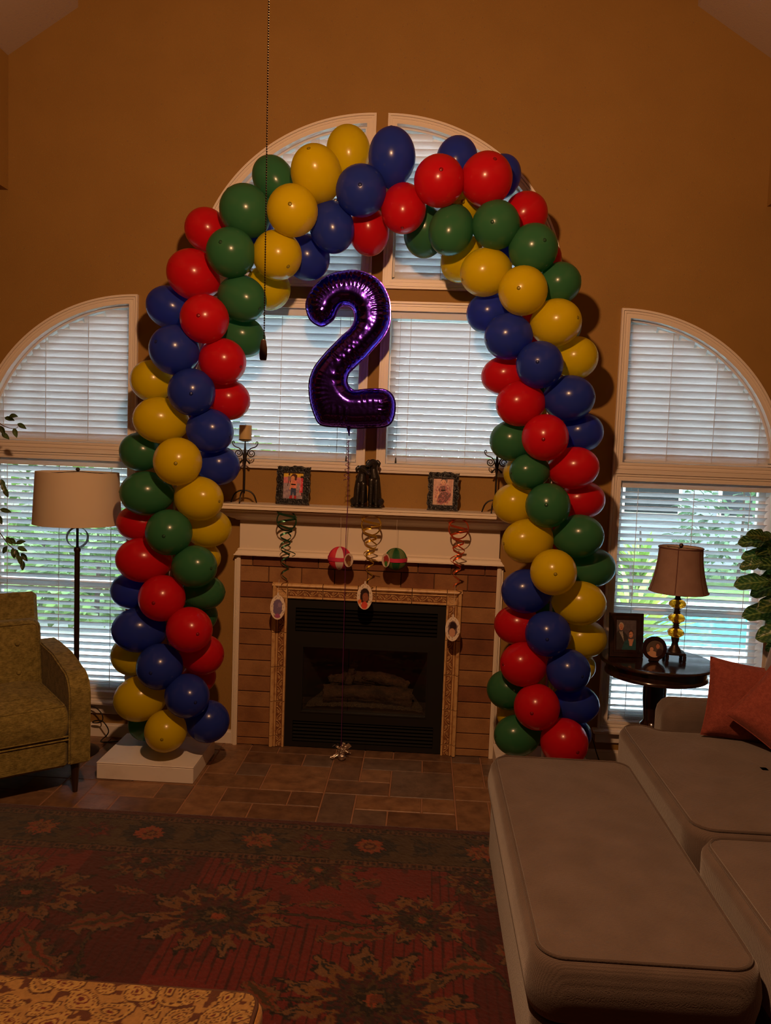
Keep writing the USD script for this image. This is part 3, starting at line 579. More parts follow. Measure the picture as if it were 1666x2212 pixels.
# ---------------------------------------------------------------- things on the mantel (shelf top z = 1.338)
ZM = 1.3382
pm('wrought_iron', (.012, .009, .008), .45, metal=.4, bump=(200, .3, .002)); pm('candle_wax', (.66, .50, .24), .5, trans=(.25, (.8, .55, .2)))
def candlestick(x, y, rz, lb):
    p = thing('candle_holder', lb, 'candle holder', 'scrolled iron candle holders on the mantel', (x, y, ZM), rz)
    part(p, 'stem', lathe([(0, .05), (.0045, .05), (.005, .06), (.0046, .2), (.0085, .222), (.009, .235), (.0075, .262), (.003, .325), (0, .325)], 12), 'wrought_iron')
    part(p, 'pan', lathe([(0, .322), (.012, .322), (.034, .330), (.035, .334), (.033, .334), (.012, .327), (0, .327)], 28), 'wrought_iron')
    for a in (PI*.02, PI*.98, -PI*.58):
        t = np.linspace(0, 1, 14); rr = .004+.056*t; z = .062*np.sqrt(np.clip(1-(t*.96)**2.2, 0, 1))+.004+.0*t; rr = np.r_[rr, .066, .069]; z = np.r_[z, .0035, .0032]
        part(p, 'leg', tube(np.c_[rr*math.cos(a), rr*math.sin(a), z], np.r_[np.full(14, .0042), .0035, .003], 7), 'wrought_iron')
    for s in (-1, 1):
        t = np.linspace(0, 1, 26); xs = .008+.052*t; zs = .235+.055*np.sin(t*PI*.5)+.012*np.sin(t*2*PI); tt = np.linspace(-PI*.4, PI*1.1, 10); ex = xs[-1]+.0*tt
        arm = np.c_[s*np.r_[xs, xs[-1]+.004+.008*np.sin(tt-PI/2+1.2)], np.zeros(36), np.r_[zs, zs[-1]+.012+.008*np.cos(tt+PI*.8)]]
        arm = np.c_[s*V3([.006, .012, .022, .034, .046, .056, .063, .066, .063, .058, .056, .059]), np.zeros(12), V3([.235, .262, .280, .289, .293, .298, .306, .316, .323, .322, .316, .312])]
        c = CubicSpline(np.arange(12), arm)(np.linspace(0, 11, 40)); part(p, 'scroll_arm', tube(c, np.linspace(.0034, .0018, 40), 7), 'wrought_iron')
        t = np.linspace(0, 3.2*PI, 44); r = .0205*(1-t/t[-1]*.72); part(p, 'scroll_curl', tube(np.c_[s*(.034+r*np.cos(t+PI*.9)), np.zeros(44), .262+r*np.sin(t+PI*.9)*s*s], np.linspace(.003, .0018, 44), 6), 'wrought_iron')
        d = V3([s*.8, 0, -.5]); part(p, 'drop_leaf', tube([V3([s*.006, 0, .228]), V3([s*.016, 0, .221]), V3([s*.024, 0, .212]), V3([s*.027, 0, .207])], [.003, .0036, .006, .0045], 8), 'wrought_iron')
    return p
candlestick(-.665, -.092, .12, 'black iron candle holder with a candle, left end of the mantel')
candlestick(.655, -.10, -.1, 'black iron candle holder, right end of the mantel, half behind balloons')
cd = thing('pillar_candle', 'ivory pillar candle standing on the left iron candle holder', 'candle', None, (-.665, -.092, ZM+.3275))
part(cd, 'wax', lathe([(0, 0), (.031, 0), (.0325, .002), (.0325, .078), (.031, .081), (.027, .081), (.022, .078), (0, .077)], 32), 'candle_wax'); part(cd, 'wick', tube([(0, 0, .077), (.001, 0, .086)], .0009, 5), 'black_metal')

pm('black_resin', (.010, .009, .010), .35, bump=(120, .8, .006)); pm('print', (1, 1, 1), .35, vcol=True); pm('frame_glass_backing', (.02, .02, .02), .6)
def inside(poly, u, v): return shapely.contains_xy(poly, u, v)
def paint(w, h, bg, shapes, nx=60, ny=84, jit=.01, oval=False, seed=3):
    # a flat print, u 0..1 to the right and v 0..1 upwards: background then shapes painted over each other
    u, v = np.meshgrid(np.linspace(0, 1, nx), np.linspace(0, 1, ny)); nz = meshkit.noise(np.stack([u*18, v*24, 0*u], -1), seed)-.5
    uu, vv = u+nz*jit, v+(meshkit.noise(np.stack([u*18, v*24, 0*u+5], -1), seed)-.5)*jit
    C = bg(u, v) if callable(bg) else np.tile(V3(bg, ).astype(float), (ny, nx, 1))
    for s in shapes:
        if s[0] == 'e': m = ((uu-s[1])/s[3])**2+((vv-s[2])/s[4])**2 < 1
        elif s[0] == 'n': m = (((uu-s[1])/s[3])**2+((vv-s[2])/s[4])**2 < 1) & (meshkit.noise(np.stack([u*s[6], v*s[6]*1.3, 0*u], -1), 9) > .58)
        else: m = inside(Polygon(s[1]), uu.ravel(), vv.ravel()).reshape(uu.shape)
        C[m] = s[5] if s[0] != 'p' else s[2]
    C = np.clip(C*(1+nz[..., None]*.35), 0, 1)
    P = np.stack([(u-.5)*w, 0*u, v*h], -1).reshape(-1, 3); return (P, grid_faces(ny, nx)), C.reshape(-1, 3)
c_ = lambda *a: V3(lin(*a))
def ornate_frame(lb, x, y, rz, tilt, w, h, pw, ph, bg, shapes):
    p = thing('picture_frame', lb, 'picture frame', 'ornate black picture frames on the mantel', None, m=mat4((x, y, ZM+.0015), rz, tilt))
    n = 240; q = rrect(w/2, h/2, .004, n//4); a = np.arange(len(q)); dr = .0022*np.sin(a*2*PI/len(q)*34)+.0028*np.sin(a*2*PI/len(q)*13+1)+.002*(meshkit.noise(np.c_[a*.35, a*0, a*0], 5)-.5)
    top = np.exp(-((q[:, 0])/(w*.22))**2)*(q[:, 1] > h*.4)*.006; nrm = q/np.linalg.norm(q, axis=1, keepdims=True); q = q+nrm*dr[:, None]; q[:, 1] += top; q[:, 1] = np.maximum(q[:, 1], -h/2)
    out = affinity.translate(Polygon(q).buffer(0), 0, h/2); hole = sbox(-pw/2, (h-ph)/2, pw/2, (h+ph)/2)
    fm_ = [prism_xz(out.difference(hole), -.010, .004), prism_xz(hole.buffer(.006, join_style=2).difference(hole), -.014, -.010)]
    part(p, 'frame_moulding', cat_(fm_), 'black_resin', False)
    rl = []
    for k in range(150):
        for _ in range(20):
            xx, zz = rng.uniform(-w/2, w/2), rng.uniform(0, h)
            if out.buffer(-.006).contains(Point(xx, zz)) and not hole.buffer(.010).contains(Point(xx, zz)): break
        e = trimesh.creation.icosphere(1, 1.0); e.apply_scale([.0065, .0042, .0032]); rl.append(xf(e, T_(xx, -.0105, zz) @ RY(rng.uniform(0, PI))))
    part(p, 'leaf_carving', cat_(rl), 'black_resin', 40, None, 'stuff')
    pic, col = paint(pw+.002, ph+.002, bg, shapes); part(p, 'picture', xf(trimesh.Trimesh(*pic, process=False), T_(0, -.004, (h-ph)/2-.001)), 'print', True, None, None, col)
    part(p, 'backing', B(-w*.42, w*.42, .0, .006, .006, h-.01), 'frame_glass_backing', False); part(p, 'easel_strut', xf(B(-.012, .012, 0, .003, 0, h*.6), mat4((0, .045, .001), 0, .45)), 'frame_glass_backing', False); return p
skin, dark = c_(214, 150, 116), c_(60, 34, 26)
def street(u, v):
    C = np.zeros(u.shape+(3,)); C[:] = c_(168, 150, 160); C[v > .80] = c_(230, 190, 70); m = (v > .60) & (v <= .82); C[m] = c_(216, 130, 140); k = (v < .42) & ((np.floor(v*18)+np.floor(u*4+np.floor(v*18)*.5)) % 2 == 0); C[k] = c_(150, 132, 150); return C
ornate_frame('ornate black frame, painting of a child in pink top, jeans and red boots', -.404, -.098, -.06, -.10, .176, .198, .106, .136, street, [
    ('e', .28, .93, .045, .05, dark), ('p', [(.2, .86), (.36, .86), (.36, .68), (.22, .68)], c_(150, 120, 116)), ('p', [(.24, .68), (.28, .68), (.22, .48), (.19, .48)], dark), ('p', [(.32, .68), (.36, .68), (.37, .5), (.34, .5)], dark),
    ('e', .92, .84, .09, .05, dark), ('p', [(.88, .8), (1, .8), (1, .25), (.80, .25), (.86, .5)], c_(216, 60, 80)), ('n', .9, .45, .1, .3, c_(240, 130, 140), 16), ('p', [(.9, .25), (.95, .25), (.96, .1), (.92, .1)], dark),
    ('e', .52, .86, .15, .10, c_(76, 36, 26)), ('e', .60, .78, .06, .08, c_(76, 36, 26)), ('e', .46, .79, .095, .085, c_(226, 160, 120)), ('p', [(.37, .70), (.64, .70), (.66, .40), (.38, .40)], c_(232, 140, 120)), ('p', [(.37, .68), (.44, .68), (.40, .42), (.34, .34), (.31, .36)], c_(230, 160, 124)),
    ('p', [(.38, .41), (.64, .41), (.65, .12), (.55, .12), (.50, .26), (.46, .12), (.37, .12)], c_(56, 70, 104)), ('p', [(.35, .13), (.47, .13), (.46, .0), (.30, .0)], c_(176, 40, 48)), ('p', [(.55, .13), (.66, .13), (.68, .0), (.56, .0)], c_(176, 40, 48))])
ornate_frame('ornate black frame, photo of a toddler in a dark red dress', .383, -.095, -.10, -.12, .160, .196, .104, .140, lambda u, v: np.where((v < .2)[..., None], c_(196, 160, 140), c_(206, 160, 146)*np.ones(u.shape+(3,))), [
    ('p', [(.75, 1), (.95, 1), (.9, .35), (.75, .35)], c_(190, 136, 118)), ('e', .53, .90, .155, .11, dark), ('e', .50, .84, .125, .105, c_(222, 164, 132)), ('e', .45, .85, .02, .012, dark), ('e', .55, .85, .02, .012, dark), ('e', .50, .78, .03, .01, c_(160, 70, 66)), ('e', .66, .93, .04, .05, c_(120, 84, 90)),
    ('p', [(.36, .72), (.64, .72), (.74, .62), (.70, .52), (.60, .50), (.90, .46), (.88, .32), (.62, .08), (.36, .06), (.20, .14), (.28, .34), (.40, .48), (.28, .52), (.26, .60)], c_(96, 24, 34)), ('n', .5, .4, .42, .42, c_(170, 90, 96), 24), ('p', [(.26, .52), (.32, .50), (.26, .30), (.20, .18), (.18, .2)], c_(222, 164, 132)), ('p', [(.60, .10), (.66, .10), (.68, 0), (.62, 0)], c_(222, 164, 132))])

# seated dogs figurine
pm('black_bronze', (.016, .013, .012), .3, noise=((.06, .042, .03), 40, .62, .8), bump=(90, .35, .003))
def dog(s, tall, look):               # one seated dog, facing the room (-y); s mirrors
    X = lambda x: s*x
    body = [[((X(.004), .018, .035), .026), ((X(.004), .008, .085), .024), ((X(.002), -.006, .125*tall), .021), ((X(-.002), -.008, .165*tall), .0135)],
        [((X(.016), .02, .030), .022), ((X(.024), .006, .028), .018), ((X(.028), -.02, .008), .007), ((X(.030), -.032, .006), .006)],
        [((X(.010), -.014, .115*tall), .011), ((X(.012), -.022, .06), .0075), ((X(.012), -.026, .010), .006), ((X(.012), -.036, .006), .0065)],
        [((X(-.008), -.016, .115*tall), .011), ((X(-.008), -.024, .06), .0075), ((X(-.008), -.028, .010), .006), ((X(-.008), -.038, .006), .0065)]]
    h = V3([X(-.004), -.010, .190*tall]); d = V3(look)/np.linalg.norm(look)
    body += [[((X(-.002), -.008, .165*tall), .0135), (tuple(h), .0175)], [(tuple(h), .0165), (tuple(h+d*.018), .012), (tuple(h+d*.034-[0, 0, .005]), .0085), (tuple(h+d*.040-[0, 0, .006]), .0075)]]
    for e in (-1, 1):
        q = h+V3([e*.016, .004, .008]); body.append([(tuple(q), .006), (tuple(q+[e*.006, -.002, -.010]), .0065), (tuple(q+[e*.006, -.004, -.024]), .004)])
    return smoothed(hullchain(body, 16), .005, 6)
dg = thing('dog_figurine', 'dark bronze figurine of two seated dogs leaning together mid mantel', 'figurine', None, (-.012, -.085, ZM))
DS = np.diag([1.42, 1.2, 1.06, 1]); part(dg, 'dog', xf(dog(-1, 1.0, (.55, -.6, -.45)), T_(-.033, -.004, .004) @ DS), 'black_bronze', True); part(dg, 'dog', xf(dog(1, 1.16, (-.45, -.75, -.25)), T_(.030, .006, .004) @ DS), 'black_bronze', True)
part(dg, 'base', prism_xy(affinity.scale(Point(0, 0).buffer(.07, 32), 1.0, .72), 0, .007), 'black_bronze', False)

# ---------------------------------------------------------------- hanging swirls, cards and paper balls under the mantel shelf
def foil(n, c): pm(n, c, .22, metal=.7, extra={'coat_weight': .4})
foil('swirl_green', (.05, .16, .09)); foil('swirl_gold', (.72, .46, .06)); foil('swirl_orange', (.85, .16, .05))
pm('card_white', (.74, .68, .62), .5); pm('thread', (.75, .7, .65), .6)
def swirl(px, pz0, col, lb, turns, phase):
    x, z0 = px, pz0; p = thing('hanging_swirl', lb, 'swirl decoration', 'foil swirls hanging from the mantel'); n = 160
    t = np.linspace(0, 1, n); r = np.interp(t, [0, .12, .3, .45, 1], [.050, .054, .034, .026, .014]); a = phase+t*2*PI*turns; zz = z0-.36*np.interp(t, [0, .18, 1], [0, .17, 1])
    P = np.c_[x+r*np.cos(a), -.155+r*np.sin(a)*.55, zz]; W_ = np.c_[np.cos(a)*.25, np.sin(a)*.25, np.full(n, .93)]; W_ /= np.linalg.norm(W_, axis=1, keepdims=True)
    part(p, 'spiral', strip(P, W_, np.interp(t, [0, .6, 1], [.013, .010, .006])), col, 60)
    t = np.linspace(0, 1, 60); a = phase+2.2+t*2*PI*1.4; r = np.interp(t, [0, 1], [.014, .05]); P = np.c_[x+.006+r*np.cos(a), -.155+r*np.sin(a)*.5, z0-.11-.13*t]
    part(p, 'loose_tail', strip(P, np.c_[np.cos(a)*.3, np.sin(a)*.3, np.full(60, .9)], np.linspace(.010, .004, 60)), col, 60)
    t = np.linspace(0, 2*PI, 40); part(p, 'top_loop', strip(np.c_[x+.05*np.sin(t), np.full(40, -.150), z0-.052+.052*np.cos(t)], np.c_[np.sin(t)*.62, np.full(40, .5), np.cos(t)*.62], .011), col, 60); return p
s1 = swirl(-.425, 1.310, 'swirl_green', 'dark green foil swirl hanging below the left picture frame', 5.5, 2.6)
s2 = swirl(.018, 1.305, 'swirl_gold', 'gold foil swirl hanging at the middle of the mantel', 5.5, 1.0)
s3 = swirl(.470, 1.305, 'swirl_orange', 'orange foil swirl hanging below the right picture frame', 5.5, .3)
def oval_card(px, py, hgt, shapes, lb, ry, z_top):
    C0 = at(px, py, -.16); p = thing('hanging_card', lb, 'paper card', 'oval cards hanging on the swirls', C0, ry)
    rz, rx = hgt, hgt*.60; t = np.linspace(0, 2*PI, 49)[:-1]; nr = 14; ks = np.linspace(0.02, 1, nr)
    V = np.vstack([np.c_[k*rx*np.cos(t), np.zeros(48), k*rz*np.sin(t)] for k in ks]); u, v = V[:, 0]/rx, V[:, 2]/rz; C = np.tile(c_(236, 222, 204), (len(V), 1))
    nz = meshkit.noise(np.c_[u*14, v*14, u*0], 3); C[nz > .80] = c_(150, 130, 110)
    for (cx, cy, a, b_, cc) in shapes: C[((u-cx)/a)**2+((v-cy)/b_)**2 < 1] = c_(*cc)
    part(p, 'printed_face', trimesh.Trimesh(V, grid_faces(nr, 48, True), process=False), 'print', True, None, None, C)
    pl = affinity.translate(affinity.scale(Point(0, 0).buffer(1, 24), rx, rz), 0, 0).union(Polygon([(-.006, rz*.9), (.006, rz*.9), (.003, rz+.014), (-.003, rz+.014)])); part(p, 'card', prism_xz(pl, .0005, .0018), 'card_white', False)
    part(p, 'hook_thread', tube([(0, 0, rz+.01), (.004, 0, z_top-C0[2])], .0006, 4), 'thread'); return p
oval_card(600, 1312, .065, [(0, 0, .62, .66, (120, 104, 140)), (0, -.72, .36, .2, (170, 90, 140)), (.25, .2, .25, .2, (148, 128, 160))], 'oval card with a mauve print over the left border tiles', .15, .95)
oval_card(788, 1289, .068, [(0, .05, .6, .62, (50, 34, 34)), (.1, -.05, .38, .36, (150, 92, 70)), (0, -.68, .42, .3, (226, 84, 70)), (-.62, -.4, .2, .2, (226, 120, 60))], 'oval card with brown and coral print before the firebox top', 0, .95)
oval_card(978, 1359, .064, [(0, 0, .62, .7, (110, 90, 92)), (.05, .25, .45, .35, (50, 36, 40)), (-.05, -.3, .42, .36, (206, 158, 130))], 'oval card with a peach and black print over right border tiles', -.1, .96)
pm('paper_red', (.62, .02, .05), .6); pm('paper_crimson', (.40, .01, .07), .6); pm('paper_white', (.76, .62, .58), .6); pm('paper_green', (.012, .10, .03), .6); pm('paper_olive', (.10, .15, .04), .6); pm('paper_band', (.62, .03, .10), .55)
def paper_ball(px, py, r, cols, lb, cs):
    C0 = at(px, py, -.145); p = thing('honeycomb_ball', lb, 'paper ball', 'honeycomb paper balls hanging from the mantel', C0); n = len(cols)
    for i, c in enumerate(cols):
        a0, a1 = 2*PI*i/n+PI*.9, 2*PI*(i+1)/n+PI*.9; ph = np.linspace(.06, PI-.06, 22); aa = np.linspace(a0, a1, 13); G, A = np.meshgrid(ph, aa, indexing='ij'); q = r*(1+.018*np.cos(A*48)+.012*np.sin(G*40))
        P = np.stack([q*np.sin(G)*np.cos(A), q*np.sin(G)*np.sin(A), q*np.cos(G)], -1).reshape(-1, 3); f = grid_faces(22, 13)
        m = trimesh.Trimesh(np.vstack([P, [[0, 0, r*.99], [0, 0, -r*.99]]]), np.vstack([f, [[22*13, j+1, j] for j in range(12)], [[22*13+1, 21*13+j, 21*13+j+1] for j in range(12)]]), process=False); part(p, 'paper_section', m, c, 30)
    part(p, 'paper_band', tube(np.c_[r*1.03*np.cos(np.linspace(0, 2*PI, 41)[:-1]), r*1.03*np.sin(np.linspace(0, 2*PI, 41)[:-1]), np.zeros(40)], .0015, 4, True) if 0 else xf(lathe([(r*1.03, -.010), (r*1.045, -.010), (r*1.045, .010), (r*1.03, .010), (r*1.03, -.010)], 40), np.eye(4)), 'paper_band', 30)
    part(p, 'thread', tube([(0, 0, r*.97), (0, 0, 1.312-C0[2])], .0006, 4), 'thread')
    s = cs[0]; t = np.linspace(0, 2*PI, 33)[:-1]; ks = np.linspace(.03, 1, 8); V = np.vstack([np.c_[k*.030*np.cos(t), 0*t, k*.036*np.sin(t)] for k in ks]); u, v = V[:, 0]/.03, V[:, 2]/.036; C = np.tile(c_(224, 208, 190), (len(V), 1)); C[((u+.1*s)**2+(v-.1)**2) < .42] = c_(*cs[1]); C[((u-.1)**2+(v+.5)**2) < .16] = c_(*cs[2])
    part(p, 'round_tag', xf(trimesh.Trimesh(V, grid_faces(8, 32, True), process=False), mat4((s*r*.86, -r*.72, -.002), s*.75)), 'print', True, None, None, C); return p
paper_ball(734, 1206, .060, ['paper_crimson', 'paper_red', 'paper_white', 'paper_crimson', 'paper_red', 'paper_white', 'paper_crimson', 'paper_red'], 'red and white honeycomb paper ball with tag, hanging left of the gold swirl', (1, (120, 70, 50), (150, 110, 60)))
paper_ball(855, 1208, .058, ['paper_green', 'paper_olive', 'paper_green', 'paper_olive', 'paper_green', 'paper_olive', 'paper_green', 'paper_olive'], 'green honeycomb paper ball with pink band, hanging right of the gold swirl', (-1, (170, 60, 60), (70, 130, 60)))

# ---------------------------------------------------------------- ceiling fan pull chain (the fan itself hangs above the picture)
pm('dark_wood', (.035, .014, .009), .4, noise=((.06, .024, .014), 30, .4, .7)); pm('bronze_chain', (.05, .03, .018), .4, metal=.9); pm('frosted_glass', (.8, .76, .7), .4, trans=(.6, (.9, .85, .75)))
pc = thing('pull_chain', 'beaded fan pull chain with dark wooden handle hanging before the arch', 'pull chain')
c0, c1 = at(587, -420, -2.75), at(570.5, 741, -2.75); nb_ = int(np.linalg.norm(c1-c0)/.0047); bd = trimesh.creation.icosphere(1, .0016)
part(pc, 'bead_chain', cat_([xf(bd, T_(*(c0+(c1-c0)*i/nb_))) for i in range(nb_+1)]+[tube([c0, c1], .0006, 4)]), 'bronze_chain', True, None, 'stuff')
part(pc, 'handle', lathe(V3([(0, 0), (.0065, 0), (.0082, .002), (.0094, .014), (.0086, .030), (.0060, .046), (.004, .0485), (0, .0485)])*.80, 18, at(568.5, 778, -2.75)), 'dark_wood')
fan = thing('ceiling_lamp', 'bronze lamp fitting on a rod over the room', 'ceiling lamp', None, (BULB[0], BULB[1], 0))
part(fan, 'rod', lathe([(0, 3.00), (.010, 3.00), (.010, 4.5), (0, 4.5)], 12), 'bronze_chain'); part(fan, 'canopy', lathe([(0, 4.46), (.05, 4.47), (.06, 4.5), (0, 4.5)], 20), 'bronze_chain')
part(fan, 'housing', lathe([(0, 2.90), (.13, 2.90), (.14, 2.93), (.12, 2.98), (.03, 3.01), (0, 3.01)], 28), 'bronze_chain')
part(fan, 'socket', lathe([(0, 2.83), (.018, 2.83), (.02, 2.86), (.02, 2.91), (0, 2.91)], 16), 'bronze_chain')
# ---------------------------------------------------------------- armchair
def weave(name, a, b, sc=1.0, rough=.9, sheen=.15):
    L[name] = usdkit.material(stage, f'/World/Looks/{name}', {'g': ('texture_coordinate', {}), 'n': ('noise_texture', {'scale': 34.0*sc, 'detail': 4.0, 'roughness': .7}), 'mp': ('mapping', {'scale': (1.0, 1.0, 6.0)}),
        'n2': ('noise_texture', {'scale': 60.0*sc, 'detail': 3.0}), 'x': ('mix', {'mix_type': 'overlay', 'fac': .8}), 'r': ('rgb_ramp', {'ramp': [(0, a), (.35, a), (.68, b), (1, b)]}), 'b': ('bump', {'strength': .5, 'distance': .003}),
        'p': ('principled_bsdf', {'roughness': rough, 'sheen_weight': sheen, 'sheen_roughness': .4, 'specular_ior_level': .2})},
        [('g.object', 'n.vector'), ('g.object', 'mp.vector'), ('mp.vector', 'n2.vector'), ('n.color', 'x.color1'), ('n2.color', 'x.color2'), ('x.color', 'r.fac'), ('r.color', 'p.base_color'), ('n2.fac', 'b.height'), ('b.normal', 'p.normal')], surface='p.BSDF')
weave('olive_tweed', lin(98, 88, 44), lin(152, 138, 78)); pm('leg_wood', (.03, .014, .008), .35)
CA = math.radians(40); CM = mat4((-1.215, -.720, 0), CA)     # corner of the chair, local -x runs along its front, +y to its back
ch = thing('armchair', 'olive tweed armchair with button back and tapered legs, left of the arch', 'armchair', None, m=CM)
CWd, AW, CD = .72, .098, .66
def pad(w, d, h, loc, rx=0.0, mat='olive_tweed', nm='cushion', piping=True, par=None, rz=0, **k):
    m, s = cushion(w, d, h, **k); M = mat4(loc, rz, rx); q = part(par, nm, xf(m, M), mat, 50)
    if piping: part(q, 'piping', xf(tube(s+[0, 0, .001], .0045, 6, True), M), mat, 60)
    return q
def arm(x):                            # flat sided arm whose top slopes down to a rounded front
    t = np.linspace(0, PI/2, 10); pr = [(0, .15), *[(.11-.11*math.sin(q), .465+.105*math.sin(q)**1.0-.0*q) for q in t[::-1]][0:0]]
    pr = [(.0, .15), (0, .455), *[(.115*(1-math.cos(q)), .455+.115*math.sin(q)) for q in t[1:]], (.30, .605), (.50, .612), (.60, .612), (.60, .15)]
    g = Polygon(pr).buffer(-.008).buffer(.008); m = trimesh.creation.extrude_polygon(g, AW-.016, engine='earcut'); v = m.vertices
    core = np.stack([x-AW/2+.008+v[:, 2], v[:, 0], v[:, 1]], 1); m.vertices = core
    gi_ = g.buffer(-.007); m2 = trimesh.creation.extrude_polygon(gi_, AW, engine='earcut'); v = m2.vertices; m2.vertices = np.stack([x-AW/2+v[:, 2], v[:, 0], v[:, 1]], 1)
    q = part(ch, 'arm', cat_([m, m2]), 'olive_tweed', 35); e = np.array(gi_.exterior.coords)[:-1]
    e = e[np.r_[True, np.linalg.norm(np.diff(e, axis=0), axis=1) > .002]]
    for s in (-1, 1): part(q, 'piping', tube(np.c_[np.full(len(e), x+s*(AW/2-.003)), e], .0038, 6, True), 'olive_tweed', 60)
arm(-AW/2); arm(-CWd+AW/2)
part(ch, 'base_panel', CB(-CWd+AW+.002, -AW-.002, .012, .60, .14, .275, .012), 'olive_tweed', 35)
part(ch, 'base_welt', cat_([tube([(-CWd+AW, .008, zz), (-AW, .008, zz)], .004, 6) for zz in (.270, .286)]), 'olive_tweed', 60)
pad(CWd-2*AW-.004, .56, .155, (-CWd/2, .285, .272), nm='seat_cushion', par=ch, plan_r=.03, edge=.02, crown=.035, belly=.012)
bk = pad(CWd-2*AW+.02, .55, .13, (-CWd/2, .595, .44), PI/2-.20, nm='backrest', par=ch, plan_r=.045, edge=.035, crown=.03, belly=.006)
for ix in (-.13, 0, .13):
    for k, dz in enumerate((-.14, .0, .14)):
        M = mat4((-CWd/2, .595, .44), 0, PI/2-.20); e = trimesh.creation.icosphere(2, .011); e.apply_scale([1, 1, .55]); part(bk, 'button', xf(xf(e, T_(ix*1.15, dz+.02, .157-abs(ix)*.04)), M), 'olive_tweed', True)
part(ch, 'back_shell', xf(CB(-CWd+.06, -.06, -.02, .05, .0, .70, .02), mat4((0, .60, .15), 0, -.20)), 'olive_tweed', 35)
for x, y in ((-.055, .05), (-CWd+.055, .05), (-.055, .56), (-CWd+.055, .56)):
    part(ch, 'leg', lathe([(0, 0), (.011, 0), (.022, .145), (0, .145)], 16, (x, y, 0)), 'leg_wood')

# ---------------------------------------------------------------- floor lamp
pm('lampshade_cream', (.82, .70, .52), .8, trans=(.30, (.8, .62, .42)), bump=(300, .3, .001)); pm('oil_bronze', (.045, .026, .018), .4, metal=.6)
FLX, FLY = -1.492, -.25
lp = thing('floor_lamp', 'bronze floor lamp with cream drum shade behind the armchair', 'floor lamp', None, (FLX, FLY, 0))
def shell(prof, n=56, th=.0018):       # an open lampshade with a wall
    p = V3(prof); return lathe(np.vstack([p, (p-[th, 0])[::-1], p[:1]]), n)
part(lp, 'shade', shell([(.217, 1.207), (.203, 1.474)]), 'lampshade_cream', 50)
part(lp, 'finial', lathe([(0, 1.474), (.006, 1.476), (.011, 1.486), (.008, 1.495), (0, 1.498)], 16), 'oil_bronze')
part(lp, 'shade_spider', cat_([tube([(.202*math.cos(a), .202*math.sin(a), 1.468), (0, 0, 1.476)], .0018, 5) for a in (0, 2.1, 4.2)]), 'oil_bronze')
part(lp, 'socket', lathe([(0, 1.19), (.018, 1.19), (.022, 1.2), (.012, 1.215), (.016, 1.28), (0, 1.28)], 18), 'oil_bronze')
a = np.linspace(0, 2*PI, 49); ri = np.c_[.052*np.cos(a)*.80, .052*np.cos(a)*.60, 1.137+.052*np.sin(a)]
part(lp, 'ring', strip(ri, np.tile([-.60, .80, 0], (49, 1)), .036, .002), 'oil_bronze', 50)
part(lp, 'pole', lathe([(0, .03), (.013, .03), (.0135, .7), (.0135, 1.06), (.017, 1.065), (.017, 1.08), (.013, 1.085), (.0065, 1.088), (.0065, 1.19), (0, 1.19)], 18), 'oil_bronze')
part(lp, 'base', lathe([(0, 0), (.115, 0), (.118, .006), (.10, .018), (.03, .03), (0, .032)], 40), 'oil_bronze')
# ---------------------------------------------------------------- side table and what stands on it
pm('espresso_wood', (.018, .008, .006), .16, noise=((.032, .013, .009), 26, .4, .7), extra={'coat_weight': .5, 'coat_roughness': .08}); TXc, TYc, ZT = 1.468, -.312, .662
tb = thing('side_table', 'round dark espresso pedestal side table before the tall window', 'side table', None, (TXc, TYc, 0))
part(tb, 'tabletop', lathe([(0, ZT-.022), (.262, ZT-.022), (.272, ZT-.017), (.275, ZT-.010), (.272, ZT-.003), (.265, ZT), (0, ZT)], 72), 'espresso_wood')
part(tb, 'apron', lathe([(0, ZT-.082), (.236, ZT-.082), (.246, ZT-.078), (.246, ZT-.07), (.240, ZT-.062), (.244, ZT-.026), (.252, ZT-.022), (0, ZT-.022)], 72), 'espresso_wood')
part(tb, 'column', lathe([(0, .05), (.055, .05), (.062, .08), (.05, .12), (.038, .16), (.040, .24), (.060, .30), (.062, .33), (.050, .345), (.046, .36), (.056, .46), (.058, .53), (.070, .58), (0, .58)], 32), 'espresso_wood')
for i in range(4):
    a = i*PI/2+PI/4; t = np.linspace(0, 1, 14); q = np.c_[(.04+.17*t)*math.cos(a), (.04+.17*t)*math.sin(a), .10-.085*t**.7+.03*np.sin(t*PI)]; part(tb, 'foot', tube(q, np.linspace(.026, .016, 14), 10), 'espresso_wood', 60)
pm('shade_mauve', (.42, .27, .22), .75, noise=((.34, .21, .17), 14, .4, .7), trans=(.32, (.62, .42, .34)), bump=(160, .4, .002)); pm('shade_lining', (.66, .54, .42), .8, trans=(.3, (.7, .6, .45))); pm('shade_trim', (.14, .06, .05), .7)
L['amber_glass'] = usdkit.material(stage, '/World/Looks/amber_glass', {'g': ('texture_coordinate', {}), 'v': ('voronoi_texture', {'scale': 70.0, 'feature': 'smooth_f1'}), 'b': ('bump', {'strength': .9, 'distance': .006}),
    'p': ('principled_bsdf', {'base_color': (.90, .40, .02), 'roughness': .06, 'transmission_weight': .9, 'ior': 1.35}), 't': ('translucent_bsdf', {'color': (.9, .42, .02)}), 'm': ('mix_closure', {'fac': .25})},
    [('g.object', 'v.vector'), ('v.distance', 'b.height'), ('b.normal', 'p.normal'), ('p.BSDF', 'm.closure1'), ('t.BSDF', 'm.closure2')], surface='m.closure')
LX, LY = 1.556, -.30
tl = thing('table_lamp', 'table lamp with three amber glass globes and mauve bell shade', 'table lamp', None, (LX, LY, ZT), -.12)
zz = np.linspace(0, 1, 16); bell = np.c_[.104+.037*(1-zz)**1.9, .340+.218*zz]
